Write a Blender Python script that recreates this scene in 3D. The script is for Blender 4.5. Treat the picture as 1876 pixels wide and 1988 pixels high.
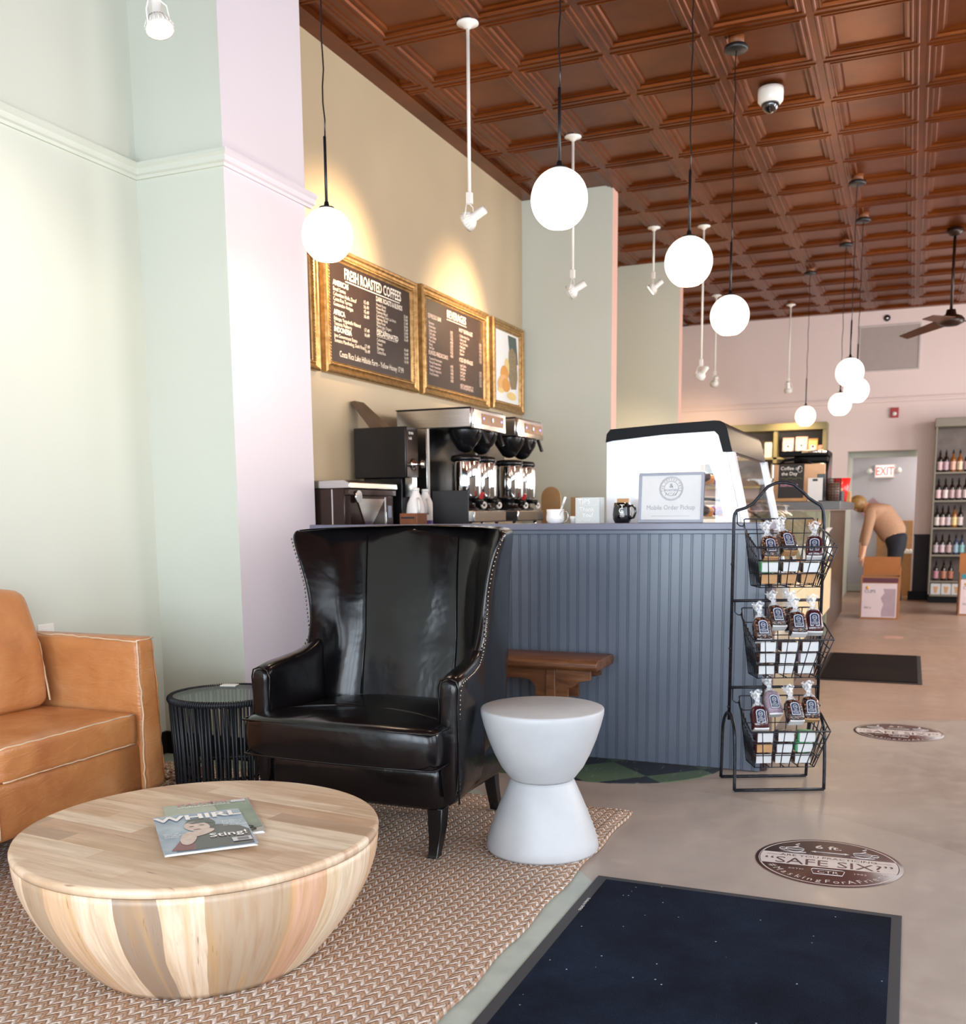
import bpy, bmesh, math, random
from mathutils import Vector, Matrix
PI=math.pi; sin=math.sin; cos=math.cos
SC=bpy.context.scene
for o in list(bpy.data.objects): bpy.data.objects.remove(o)
def hx(s,k=1.0):
    s=s.lstrip('#'); r=[]
    for i in (0,2,4):
        c=int(s[i:i+2],16)/255; r.append((c/12.92 if c<=.04045 else ((c+.055)/1.055)**2.4)*k)
    return (*r,1)
# ---------------- camera, world, daylight, exposure
CAMH=1.22
def setup_camera():
    f,px,py,yaw,pitch,roll=1970.,929.,1276.7,.4013,.1411,-.0099
    Ry=Matrix(((cos(yaw),0,sin(yaw)),(0,1,0),(-sin(yaw),0,cos(yaw))))
    Rx=Matrix(((1,0,0),(0,cos(pitch),-sin(pitch)),(0,sin(pitch),cos(pitch))))
    Rz=Matrix(((cos(roll),-sin(roll),0),(sin(roll),cos(roll),0),(0,0,1)))
    Rm=Rz@Rx@Ry
    def w(v): v=Rm.transposed()@Vector(v); return Vector((v[0],v[2],-v[1]))
    X=w((1,0,0)); Y=w((0,-1,0)); Zb=w((0,0,-1))
    cd=bpy.data.cameras.new('camera'); co=bpy.data.objects.new('camera',cd); SC.collection.objects.link(co)
    m=Matrix.Identity(4)
    for i in range(3): m[i][0]=X[i]; m[i][1]=Y[i]; m[i][2]=Zb[i]
    m.translation=(0,0,CAMH); co.matrix_world=m
    cd.sensor_fit='HORIZONTAL'; cd.sensor_width=36; cd.lens=f*36/1876
    cd.shift_x=(938-px)/1876; cd.shift_y=(py-994)/1876; cd.clip_start=.05; cd.clip_end=60
    cd.dof.use_dof=True; cd.dof.focus_distance=3.3; cd.dof.aperture_fstop=4.8
    SC.camera=co
setup_camera()
SC.view_settings.view_transform='Standard'; SC.view_settings.look='None'; SC.view_settings.gamma=1
SC.view_settings.use_curve_mapping=False; SC.view_settings.exposure=0.0
wd=bpy.data.worlds.new('world'); SC.world=wd; wd.use_nodes=True
wd.node_tree.nodes['Background'].inputs[0].default_value=(.75,.87,1,1); wd.node_tree.nodes['Background'].inputs[1].default_value=2.0
def area(name,loc,size,sizey,rot,power,col):
    l=bpy.data.lights.new(name,'AREA'); l.shape='RECTANGLE'; l.size=size; l.size_y=sizey; l.energy=power; l.color=col
    o=bpy.data.objects.new(name,l); SC.collection.objects.link(o); o.location=loc; o.rotation_euler=rot; return o
# daylight through the shop windows behind the camera and on the street side
DAY=(.80,.90,1.0)
FRONTW=[(-2.35,1.35),(-.75,1.35),(.85,1.35),(2.3,1.15)]   # x centre, width of each pane in the street front
for cx,w_ in FRONTW: area('window_daylight',(cx,-1.88,1.5),w_,2.1,(PI/2,0,0),98,DAY)
SIDEW=[(.5,1.7),(3.0,1.7),(6.2,1.9),(9.3,1.9),(12.4,1.9)]
for cy,w_ in SIDEW: area('window_daylight',(3.08,cy,1.9),w_,2.2,(PI/2,0,PI/2),60 if cy<5 else 130,DAY if cy<5 else (1,.97,.95))
def lamp_point(name,loc,power,col,r=.03):
    l=bpy.data.lights.new(name,'POINT'); l.energy=power; l.color=col; l.shadow_soft_size=r
    o=bpy.data.objects.new(name,l); SC.collection.objects.link(o); o.location=loc; return o

# ---------------- material helpers
class NT:
    def __init__(s,name):
        s.m=bpy.data.materials.new(name); s.m.use_nodes=True; s.t=s.m.node_tree; s.n=s.t.nodes; s.b=s.n['Principled BSDF']
    def l(s,a,b): s.t.links.new(a,b)
    def new(s,t,**k):
        n=s.n.new(t)
        for a,b in k.items(): setattr(n,a,b)
        return n
    def put(s,sock,v):
        if hasattr(v,'is_linked') or hasattr(v,'links'): s.l(v,sock)
        else: sock.default_value=v
    def obj(s): return s.new('ShaderNodeTexCoord').outputs['Object']
    def geo(s): return s.new('ShaderNodeNewGeometry').outputs['Position']
    def sep(s,v):
        n=s.new('ShaderNodeSeparateXYZ'); s.l(v,n.inputs[0]); return n.outputs
    def comb(s,x=0.,y=0.,z=0.):
        n=s.new('ShaderNodeCombineXYZ')
        for i,v in enumerate((x,y,z)): s.put(n.inputs[i],v)
        return n.outputs[0]
    def mt(s,op,a,b=0.,c=None,clamp=False):
        n=s.new('ShaderNodeMath',operation=op,use_clamp=clamp); s.put(n.inputs[0],a); s.put(n.inputs[1],b)
        if c is not None: s.put(n.inputs[2],c)
        return n.outputs[0]
    def mapv(s,v,sc=(1,1,1),rot=(0,0,0),loc=(0,0,0)):
        n=s.new('ShaderNodeMapping'); s.l(v,n.inputs[0]); n.inputs['Scale'].default_value=sc; n.inputs['Rotation'].default_value=rot; n.inputs['Location'].default_value=loc
        return n.outputs[0]
    def noise(s,v,scale,det=3,rough=.5,dist=0.):
        n=s.new('ShaderNodeTexNoise'); s.l(v,n.inputs['Vector']); n.inputs['Scale'].default_value=scale; n.inputs['Detail'].default_value=det; n.inputs['Roughness'].default_value=rough; n.inputs['Distortion'].default_value=dist
        return n.outputs['Fac']
    def white(s,v):
        n=s.new('ShaderNodeTexWhiteNoise',noise_dimensions='3D'); s.l(v,n.inputs['Vector']); return n.outputs['Value']
    def ramp(s,f,pts,interp='LINEAR'):
        n=s.new('ShaderNodeValToRGB'); s.l(f,n.inputs[0]); e=n.color_ramp.elements; n.color_ramp.interpolation=interp
        while len(e)<len(pts): e.new(.5)
        for i,(p,c) in enumerate(pts): e[i].position=p; e[i].color=c if isinstance(c,tuple) else (c,c,c,1)
        return n.outputs[0]
    def mix(s,f,a,b,bt='MIX'):
        n=s.new('ShaderNodeMix',data_type='RGBA',blend_type=bt); s.put(n.inputs[0],f); s.put(n.inputs[6],a); s.put(n.inputs[7],b); return n.outputs[2]
    def bump(s,h,st=.2,d=.01):
        n=s.new('ShaderNodeBump'); s.l(h,n.inputs['Height']); n.inputs['Strength'].default_value=st; n.inputs['Distance'].default_value=d; s.l(n.outputs[0],s.b.inputs['Normal'])
    def set(s,**k):
        for a,v in k.items(): s.put(s.b.inputs[{'col':'Base Color','rough':'Roughness','metal':'Metallic','coat':'Coat Weight','crough':'Coat Roughness','alpha':'Alpha','trans':'Transmission Weight','ior':'IOR','em':'Emission Color','ems':'Emission Strength','spec':'Specular IOR Level','sheen':'Sheen Weight','sss':'Subsurface Weight'}[a]],v)
        return s.m
def plain(name,c,rough=.5,metal=0.,var=.06,nscale=12,bump=.0,coat=0.,**k):
    n=NT(name); v=n.obj(); f=n.noise(v,nscale,3)
    c=hx(c) if isinstance(c,str) else c
    lo=tuple(x*(1-var) for x in c[:3])+(1,); hi=tuple(min(1,x*(1+var)) for x in c[:3])+(1,)
    n.set(col=n.ramp(f,[(.3,lo),(.7,hi)]),rough=rough,metal=metal,coat=coat,**k)
    if bump: n.bump(f,bump,.004)
    return n.m
M={}
def paint(name,c,rough=.55):
    n=NT(name); v=n.obj(); c=hx(c); f=n.noise(v,1.3,2); f2=n.noise(v,140,2)
    n.set(col=n.ramp(f,[(.3,tuple(x*.97 for x in c[:3])+(1,)),(.7,c)]),rough=rough); n.bump(f2,.05,.002); return n.m
M['green']=paint('sage_green_wall_paint','#cdd0c3')
M['lilac']=paint('pale_lilac_wall_paint','#dbd2d8')
M['pinkwall']=paint('blush_wall_paint','#e2cec8')
M['greywall']=paint('grey_wall_paint','#c4c0c4')
M['black']=plain('black_paint','#17181b',.4)
M['blackbase']=plain('black_baseboard','#121213',.6,spec=.2)
M['white']=plain('white_plastic','#eceae4',.35,var=.02)
M['whitemetal']=plain('white_enamel','#ece8e0',.3,var=.02)
M['chrome']=plain('polished_chrome',(.75,.74,.72,1),.08,1.,.02)
def steel():
    n=NT('brushed_steel'); v=n.mapv(n.obj(),(1,1,60)); f=n.noise(v,6,3); n.set(col=n.ramp(f,[(.3,(.50,.48,.45,1)),(.7,(.62,.60,.57,1))]),metal=1.,rough=.22); return n.m
M['steel']=steel()
M['blackplastic']=plain('black_plastic','#121214',.25)
M['darksteel']=plain('dark_brown_steel','#3a2c26',.2,.6)
M['navy']=plain('navy_label','#26324f',.5)
M['kraft']=plain('kraft_card','#b78a5c',.7,var=.08,nscale=30)
M['card']=plain('white_card','#cfcfcf',.5,var=.03)
M['paper']=plain('paper','#e8e6e2',.6,var=.02)
M['blackink']=plain('black_print','#232327',.6)
M['whiteink']=plain('white_print','#f2efe8',.6)
M['greyink']=plain('grey_print','#77787e',.6)
M['brownwood']=plain('brown_wood','#7a4320',.5,var=.2,nscale=20)
def glass(name,c=(1,1,1,1),rough=.02,a=.03):
    n=NT(name); tr=n.new('ShaderNodeBsdfTransparent'); tr.inputs[0].default_value=c; g=n.new('ShaderNodeBsdfGlossy'); g.inputs[1].default_value=rough
    lw=n.new('ShaderNodeLayerWeight'); lw.inputs[0].default_value=.35; fr=n.mt('MULTIPLY_ADD',lw.outputs['Fresnel'],.16,a,True)
    mx=n.new('ShaderNodeMixShader'); n.l(fr,mx.inputs[0]); n.l(tr.outputs[0],mx.inputs[1]); n.l(g.outputs[0],mx.inputs[2])
    n.l(mx.outputs[0],n.n['Material Output'].inputs[0]); return n.m
M['glass']=glass('clear_glass'); M['tintglass']=glass('tinted_glass',(.62,.68,.64,1),.03,.22)
def film():
    n=NT('clear_cellophane'); v=n.obj(); tr=n.new('ShaderNodeBsdfTransparent'); tr.inputs[0].default_value=(.93,.93,.93,1)
    g=n.new('ShaderNodeBsdfPrincipled'); g.inputs['Base Color'].default_value=(.85,.86,.88,1); g.inputs['Roughness'].default_value=.15
    f=n.noise(v,90,3); mx=n.new('ShaderNodeMixShader'); n.l(n.ramp(f,[(.4,.12),(.62,.75)]),mx.inputs[0]); n.l(tr.outputs[0],mx.inputs[1]); n.l(g.outputs[0],mx.inputs[2]); n.l(mx.outputs[0],n.n['Material Output'].inputs[0]); return n.m
M['film']=film()
def emis(name,c,s):
    n=NT(name); n.set(col=c,em=c,ems=s); return n.m
M['globe']=emis('lit_opal_glass',(1,.92,.80,1),1.35)
M['led']=emis('lit_strip_lamp',(.95,.98,1,1),6.)
M['blueled']=emis('blue_indicator',(.25,.25,1,1),3.)
M['spotface']=emis('lit_spot_lamp',(1,.85,.62,1),9.)

# ---------------- geometry helpers
class MB:
    def __init__(s): s.v=[]; s.f=[]; s.mi=[]; s.sm=[]
    def add(s,vs,fs,mi=0,sm=False):
        o=len(s.v); s.v+=[tuple(v) for v in vs]; s.f+=[tuple(i+o for i in f) for f in fs]; s.mi+=[mi]*len(fs); s.sm+=[sm]*len(fs); return s
    def box(s,x0,x1,y0,y1,z0,z1,mi=0):
        return s.add([(x,y,z) for z in (z0,z1) for y in (y0,y1) for x in (x0,x1)],[(0,2,3,1),(4,5,7,6),(0,1,5,4),(2,6,7,3),(0,4,6,2),(1,3,7,5)],mi)
    def obox(s,c,sz,m=None,mi=0):
        b=MB().box(-sz[0]/2,sz[0]/2,-sz[1]/2,sz[1]/2,-sz[2]/2,sz[2]/2)
        m=(m.to_3x3() if m else Matrix.Identity(3)); c=Vector(c)
        return s.add([c+m@Vector(v) for v in b.v],b.f,mi)
    def lathe(s,prof,c=(0,0,0),n=32,mi=0,axis=None,sm=True,caps=True,fn=None):
        # prof list of (r,z)
        vs=[]; fs=[]; m=Vector((0,0,1)).rotation_difference(Vector(axis).normalized()).to_matrix() if axis else Matrix.Identity(3); c=Vector(c)
        for r,z in prof:
            for k in range(n):
                a=2*PI*k/n; rr=r*(fn(a,z) if fn else 1); vs.append(c+m@Vector((rr*cos(a),rr*sin(a),z)))
        for i in range(len(prof)-1):
            for k in range(n): fs.append((i*n+k,i*n+(k+1)%n,(i+1)*n+(k+1)%n,(i+1)*n+k))
        s.add(vs,fs,mi,sm)
        if caps:
            o=len(s.v)-len(vs)
            if prof[0][0]>1e-5: s.f.append(tuple(o+k for k in reversed(range(n)))); s.mi.append(mi); s.sm.append(False)
            if prof[-1][0]>1e-5: s.f.append(tuple(o+(len(prof)-1)*n+k for k in range(n))); s.mi.append(mi); s.sm.append(False)
        return s
    def cyl(s,p0,p1,r0,r1=None,n=16,mi=0):
        p0=Vector(p0); p1=Vector(p1); d=p1-p0
        return s.lathe([(r0,0),(r1 if r1 is not None else r0,d.length)],p0,n,mi,axis=d)
    def tube(s,pts,r,n=8,closed=False,mi=0,sm=True):
        P=[Vector(p) for p in pts]; L=len(P); vs=[]; fs=[]; up=None
        for i,p in enumerate(P):
            a=P[(i-1)%L] if (closed or i>0) else p; b=P[(i+1)%L] if (closed or i<L-1) else p
            t=(b-a).normalized()
            if up is None: up=t.orthogonal().normalized()
            up=(up-t*up.dot(t)); up=up.normalized() if up.length>1e-6 else t.orthogonal().normalized()
            w=t.cross(up); rr=r[i] if isinstance(r,(list,tuple)) else r
            for k in range(n): q=2*PI*k/n; vs.append(p+up*(rr*cos(q))+w*(rr*sin(q)))
        for i in range(L if closed else L-1):
            j=(i+1)%L
            for k in range(n): fs.append((i*n+k,i*n+(k+1)%n,j*n+(k+1)%n,j*n+k))
        if not closed: fs.append(tuple(reversed(range(n)))); fs.append(tuple((L-1)*n+k for k in range(n)))
        return s.add(vs,fs,mi,sm)
    def prism(s,poly,a0,a1,ax='z',mi=0,sm=False):
        # poly in the two other axes (x,y)|(x,z)|(y,z)
        def P(p,a): return {'z':(p[0],p[1],a),'y':(p[0],a,p[1]),'x':(a,p[0],p[1])}[ax]
        n=len(poly); vs=[P(p,a0) for p in poly]+[P(p,a1) for p in poly]
        fs=[tuple(range(n)),tuple(n+k for k in reversed(range(n)))]
        s.add(vs,fs,mi,False); o=len(s.v)-2*n
        for k in range(n): s.f.append((o+k,o+(k+1)%n,o+n+(k+1)%n,o+n+k)); s.mi.append(mi); s.sm.append(sm)
        return s
    def loft(s,loops,mi=0,sm=True,caps=True,closed=True):
        n=len(loops[0]); vs=[p for l in loops for p in l]; fs=[]
        for i in range(len(loops)-1):
            for k in range(n if closed else n-1): fs.append((i*n+k,i*n+(k+1)%n,(i+1)*n+(k+1)%n,(i+1)*n+k))
        if caps: fs.append(tuple(reversed(range(n)))); fs.append(tuple((len(loops)-1)*n+k for k in range(n)))
        return s.add(vs,fs,mi,sm)
    def sphere(s,c,r,n=24,m=12,sc=(1,1,1),mi=0):
        vs=[];fs=[]
        for i in range(m+1):
            t=PI*i/m
            for k in range(n): a=2*PI*k/n; vs.append((c[0]+r*sc[0]*sin(t)*cos(a),c[1]+r*sc[1]*sin(t)*sin(a),c[2]-r*sc[2]*cos(t)))
        for i in range(m):
            for k in range(n): fs.append((i*n+k,i*n+(k+1)%n,(i+1)*n+(k+1)%n,(i+1)*n+k))
        return s.add(vs,fs,mi,True)
    def grid(s,fn,nu,nv,mi=0,sm=True):
        vs=[fn(i/nu,j/nv) for j in range(nv+1) for i in range(nu+1)]
        fs=[(j*(nu+1)+i,j*(nu+1)+i+1,(j+1)*(nu+1)+i+1,(j+1)*(nu+1)+i) for j in range(nv) for i in range(nu)]
        return s.add(vs,fs,mi,sm)
    def quad(s,a,b,c,d,mi=0): return s.add([a,b,c,d],[(0,1,2,3)],mi)
    def xf(s,m,i0=0):
        s.v[i0:]=[tuple(m@Vector(v)) for v in s.v[i0:]]; return s
    def text(s,t,size,m,mi=0,align='LEFT',depth=0.,squeeze=1.,bold=0.):
        k=(t,align,depth,bold)
        if k not in _tx:
            c=bpy.data.curves.new('lettering','FONT'); c.body=t; c.align_x=align; c.size=1; c.extrude=depth; c.offset=bold; c.resolution_u=2
            o=bpy.data.objects.new('lettering',c); me=bpy.data.meshes.new_from_object(o)
            _tx[k]=([v.co.copy() for v in me.vertices],[tuple(p.vertices) for p in me.polygons])
            bpy.data.objects.remove(o); bpy.data.curves.remove(c); bpy.data.meshes.remove(me)
        vs,fs=_tx[k]
        return s.add([m@Vector((v.x*size*squeeze,v.y*size,v.z)) for v in vs],fs,mi)
    def mesh(s,name,mats,off=None,merge=True):
        me=bpy.data.meshes.new(name)
        vs=s.v if off is None else [(v[0]-off[0],v[1]-off[1],v[2]-off[2]) for v in s.v]
        me.from_pydata(vs,[],s.f)
        for m_ in (mats if isinstance(mats,(list,tuple)) else [mats]): me.materials.append(M[m_] if isinstance(m_,str) else m_)
        me.polygons.foreach_set('material_index',s.mi); me.polygons.foreach_set('use_smooth',s.sm)
        if merge:
            b=bmesh.new(); b.from_mesh(me); bmesh.ops.remove_doubles(b,verts=b.verts,dist=1e-5); bmesh.ops.recalc_face_normals(b,faces=b.faces); b.to_mesh(me); b.free()
        me.update(); return me
_tx={}
def link(name,me,parent=None,bev=0,sub=0,seg=2,solid=0):
    o=bpy.data.objects.new(name,me); SC.collection.objects.link(o); o.parent=parent
    if sub: d=o.modifiers.new('sub','SUBSURF'); d.levels=sub; d.render_levels=sub
    if solid: d=o.modifiers.new('sol','SOLIDIFY'); d.thickness=solid; d.offset=0
    if bev:
        d=o.modifiers.new('bev','BEVEL'); d.width=bev; d.segments=seg; d.limit_method='ANGLE'; d.angle_limit=.6; d.harden_normals=False
        me.polygons.foreach_set('use_smooth',[True]*len(me.polygons)); me.set_sharp_from_angle(angle=math.radians(50))
    return o
def _tag(o,label,cat,group=None,kind=None):
    if label: o['label']=label
    if cat: o['category']=cat
    if group: o['group']=group
    if kind: o['kind']=kind
    return o
def thing(name,label,cat,loc=(0,0,0),group=None,rot=None,kind=None):
    o=bpy.data.objects.new(name,None); SC.collection.objects.link(o); o.location=loc; o.empty_display_size=.05
    if rot: o.rotation_euler=rot
    return _tag(o,label,cat,group,kind)
def one(name,mb,mat,label,cat,group=None,base=None,kind=None,**k):   # a thing that is a single mesh; base = its origin
    base=base or (0,0,0); o=link(name,mb.mesh(name,mat,base),None,**k); o.location=base
    return _tag(o,label,cat,group,kind)
def part(root,name,mb,mat,world=True,label=None,**k):
    """child mesh; coordinates given in world space when world=True"""
    off=None
    if world:
        off=Vector((0,0,0)); p=root
        while p: off+=p.location; p=p.parent
    o=link(name,mb.mesh(name,mat,off),root,**k)
    if label: o['label']=label
    return o
def struct(name,mb,mat,label=None,**k):
    o=link(name,mb.mesh(name,mat),None,**k); o['kind']='structure'
    if label: o['label']=label
    return o
def frameM(o,x,y):   # matrix from origin, x axis, y axis (text plane)
    x=Vector(x).normalized(); y=Vector(y); y=(y-x*y.dot(x)).normalized(); z=x.cross(y); m=Matrix.Identity(4)
    for i in range(3): m[i][0]=x[i]; m[i][1]=y[i]; m[i][2]=z[i]; m[i][3]=o[i]
    return m
# ================= SETTING =================
CZ=3.85; WX=-3.165; BY=15.0
def floor_mat():
    n=NT('stained_concrete'); v=n.obj(); s=n.sep(v); f=n.noise(v,1.1,5,.6); f2=n.noise(v,9,4,.6); f3=n.noise(v,.45,2)
    c=n.ramp(f,[(.3,hx('#7d7168')),(.5,hx('#978b81')),(.7,hx('#b0a69c'))])
    warm=n.ramp(f3,[(.35,hx('#9c8372')),(.65,hx('#928881'))]); c=n.mix(.45,c,warm)
    c=n.mix(n.ramp(f2,[(.45,0.),(.7,.35)]),c,hx('#b3a497'))
    # grey-green panel of older slab between rug and mat, edged by a saw cut
    d=n.mt('ADD',n.mt('MULTIPLY',s[0],-.75),n.mt('MULTIPLY',s[1],-.66)); wob=n.mt('MULTIPLY',n.noise(v,3,2),.04)
    g1=n.mt('GREATER_THAN',n.mt('ADD',d,wob),-1.36); g2=n.mt('LESS_THAN',s[0],-.82); g=n.mt('MULTIPLY',g1,g2)
    c=n.mix(g,c,n.ramp(f2,[(.3,hx('#8c9a90')),(.7,hx('#a9b5ab'))]))
    ln=n.mt('LESS_THAN',n.mt('ABSOLUTE',n.mt('ADD',n.mt('ADD',d,wob),1.36)),.004); ln=n.mt('MULTIPLY',ln,n.mt('LESS_THAN',s[0],-.55))
    c=n.mix(n.mt('MULTIPLY',ln,.4),c,hx('#8f8478'))
    # curved seam in the aisle
    r=n.mt('SQRT',n.mt('ADD',n.mt('POWER',n.mt('ADD',s[0],1.1),2.),n.mt('POWER',n.mt('ADD',s[1],-2.4),2.)))
    inn=n.mt('LESS_THAN',n.mt('ADD',r,wob),2.0); c=n.mix(n.mt('MULTIPLY',inn,.3),c,hx('#ada49c'))
    tan=n.mt('GREATER_THAN',n.mt('ADD',s[1],n.mt('MULTIPLY',s[0],-.4)),6.3); c=n.mix(n.mt('MULTIPLY',tan,.5),c,hx('#a37b60'))
    n.set(col=c,rough=n.ramp(f2,[(.3,.3),(.7,.48)])); n.bump(f2,.05,.004); return n.m
struct('floor',MB().box(-3.6,3.1,-2.0,17.2,-.12,0),floor_mat())
# old checkerboard tiles left under the counter, edge broken off in a curve
def tile_mat():
    n=NT('green_and_black_vinyl_tile'); v=n.mapv(n.obj(),(1,1,1),(0,0,.785)); c=n.new('ShaderNodeTexChecker'); n.l(v,c.inputs[0]); c.inputs[1].default_value=hx('#4e6146'); c.inputs[2].default_value=hx('#1e2226'); c.inputs[3].default_value=3.28
    w=n.noise(n.mapv(n.obj(),(60,9,1),(0,0,.5)),1.,3); n.set(col=n.mix(n.ramp(w,[(.62,0.),(.7,.6)]),c.outputs[0],hx('#8d8f86')),rough=.4); return n.m
P=[(-3.0,4.79),(-3.0,4.42),(-2.2,4.36),(-1.41,4.36),(-1.30,4.35),(-1.2,4.36),(-1.12,4.385),(-1.05,4.415),(-.97,4.46),(-.9,4.53),(-.84,4.61),(-.8,4.7),(-.78,4.79)]
mb=MB().prism(P,.0,.004); struct('floor_tile_patch',mb,tile_mat())
def tin():
    n=NT('copper_painted_tin'); v=n.obj(); f=n.noise(v,3,3); n.set(col=n.ramp(f,[(.3,hx('#5c2906')),(.7,hx('#74390c'))]),rough=.33,metal=.62,coat=.0,spec=.3)
    n.bump(n.noise(v,14,2),.06,.01); return n.m
def ceiling():
    mb=MB(); sx,sy=.564,.632; prof=[(0,0),(.018,0),(.024,-.006),(.033,-.006),(.039,.0),(.052,.0),(.057,-.005),(.066,-.005),(.072,.007),(.086,.009),(.098,.009),(.106,.018),(.118,.021)]
    x0=-.06-.564*6; y0=6.73-.632*14
    for i in range(12):
        for j in range(27):
            ax=x0+i*sx; ay=y0+j*sy; bx_=ax+sx; by_=ay+sy
            if ax>3.1 or by_<-2.1 or ay>BY: continue
            bx_=min(bx_,3.15); vs=[]
            for d,z in prof: vs+=[(ax+d,ay+d,CZ+z),(bx_-d,ay+d,CZ+z),(bx_-d,by_-d,CZ+z),(ax+d,by_-d,CZ+z)]
            fs=[]
            for k in range(len(prof)-1):
                for q in range(4): fs.append((k*4+q,k*4+(q+1)%4,k*4+4+(q+1)%4,k*4+4+q))
            e=len(prof)*4-4; fs.append((e,e+1,e+2,e+3)); mb.add(vs,fs)
    return mb
M['tin']=tin(); struct('ceiling',ceiling(),'tin')
struct('ceiling_border',MB().box(WX,WX+.12,4.8,BY,CZ-.012,CZ+.05).box(WX,3.1,BY-.1,BY,CZ-.012,CZ+.05),'tin')
struct('ceiling_slab',MB().box(-3.7,3.2,-2.1,17.2,CZ+.05,CZ+.15),'black')
# left side: lounge wall, pilaster, menu wall, two more pilasters
struct('wall_left',MB().box(-3.65,-3.53,-2.0,4.2,0,CZ+.04),'green')
def pilaster(nm,x0,x1,y0,y1):
    mb=MB().box(x0,x1,y0,y1,0,CZ+.02); mb.mi=[1 if f==5 else 0 for f in range(6)]; return struct(nm,mb,['green','lilac' ],None)
def menuw():
    n=NT('sage_taupe_wall_paint'); v=n.obj(); f=n.noise(v,1.2,2); n.set(col=n.ramp(f,[(.3,hx('#b3a083')),(.7,hx('#bca98b'))]),rough=.5); n.bump(n.noise(v,120,2),.05,.002); return n.m
M['menuwall']=menuw()
pilaster('wall_pilaster',-3.6,-3.02,4.14,4.84)
struct('wall_menu',MB().box(-3.65,WX,4.8,BY+.1,0,CZ+.04),'menuwall')
M['pinkedge']=paint('terracotta_pink_edge_paint','#dcb0a0')
for y0,y1 in ((8.50,8.66),(11.17,11.32)):
    mb=MB().box(WX-.1,-2.37,y0,y1,0,CZ+.02); mb.mi=[1 if f==5 else 0 for f in range(6)]; struct('wall_pilaster',mb,['green','pinkedge'])
# picture-rail moulding
RP=[(0,0),(.012,0),(.018,.012),(.03,.018),(.034,.04),(.046,.05),(.046,.066),(0,.066)]   # out, up
def rail(path,z,nm,m):
    # path: list of (x,y,nx,ny) mitred
    mb=MB(); loops=[[(x+nx*o,y+ny*o,z+u) for o,u in RP] for x,y,nx,ny in path]; mb.loft(loops,sm=False); return struct(nm,mb,m)
rail([(-3.53,-1.9,1,0),(-3.53,4.14,1,-1)],2.83,'trim_left','green')
rail([(-3.53,4.14,1,-1),(-3.02,4.14,1,-1)],2.83,'trim_pilaster_front','green')
rail([(-3.02,4.14,1,-1),(-3.02,4.89,1,0)],2.83,'trim_pilaster_side','lilac')
rail([(WX,BY,0,-1),(3.0,BY,0,-1)],2.63,'trim_back','pinkwall')
# black baseboards
struct('baseboard_left',MB().box(-3.53,-3.512,-1.9,4.13,0,.115),'blackbase',bev=.004)
struct('baseboard_pilaster',MB().box(-3.53,-3.0,4.12,4.14,0,.115).box(-3.02,-3.0,4.12,4.78,0,.115),'blackbase')
# back wall with a doorway
DX0,DX1,DZ=-.845,.04,2.01
struct('wall_back',MB().box(-3.3,DX0,BY,BY+.14,0,CZ+.04).box(DX1,3.1,BY,BY+.14,0,CZ+.04).box(DX0,DX1,BY,BY+.14,DZ,CZ+.04),'pinkwall')
mb=MB()
mb.box(.052,.24,BY-.03,BY,.12,.86).box(.045,.24,BY-.04,BY,.86,.885)
for k in range(6): mb.box(.06+k*.03,.064+k*.03,BY-.034,BY-.03,.14,.85)
M['charcoal']=plain('charcoal_beadboard_paint','#39363b',.65,spec=.2)
struct('trim_wainscot',mb,'charcoal')
struct('baseboard_back',MB().box(.0,.24,BY-.06,BY,0,.12).box(.24,3.0,BY-.03,BY,0,.12),'blackbase')
# stock room behind the doorway
struct('wall_stockroom',MB().box(-1.4,1.5,16.5,16.6,0,2.7),'greywall')
struct('wall_stockroom_left',MB().box(-.93,-.845,BY+.14,16.5,0,2.7).box(.04,.10,BY+.14,15.5,0,2.7),'green')
struct('ceiling_stockroom',MB().box(-.9,1.5,BY+.14,16.6,2.45,2.55).box(-.845,.04,15.55,15.62,1.945,2.45),'green')
struct('wall_stockroom_right',MB().box(1.4,1.5,BY+.14,16.6,0,2.5),'greywall')
struct('baseboard_stockroom',MB().box(-.845,1.4,16.47,16.5,0,.1),'green')
area('stockroom_fill',(.9,15.8,2.4),.8,.8,(0,0,0),34,(1,.97,.95))  # unseen area light added under the ceiling to brighten the stock room
# street front behind the camera and the street side, with window openings
def wall_with_windows(nm,ax,pos,th,lo,hi,wins,z0,z1,mat):
    mb=MB(); cur=lo
    def bx(a,b,c,d):
        if ax=='x': mb.box(a,b,pos,pos+th,c,d)
        else: mb.box(pos,pos+th,a,b,c,d)
    for c,w in wins: bx(cur,c-w/2,0,CZ+.04); bx(c-w/2,c+w/2,0,z0); bx(c-w/2,c+w/2,z1,CZ+.04); cur=c+w/2
    bx(cur,hi,0,CZ+.04); struct(nm,mb,mat)
wall_with_windows('wall_front','x',-2.1,.12,-3.6,3.1,FRONTW,.45,3.05,'charcoal')
wall_with_windows('wall_right','y',3.1,.12,-2.0,BY+.1,SIDEW,.7,3.1,'pinkwall')
n_=0
for cx,w_ in FRONTW:
    n_+=1; mb=MB(); a,b=cx-w_/2,cx+w_/2
    mb.box(a,a+.05,-2.09,-2.0,.45,3.05).box(b-.05,b,-2.09,-2.0,.45,3.05).box(a,b,-2.09,-2.0,.45,.5).box(a,b,-2.09,-2.0,3.0,3.05)
    w=struct('window_%d'%n_,mb,'black'); part(w,'pane',MB().box(a+.05,b-.05,-2.05,-2.044,.5,3.0),'glass')
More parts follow.
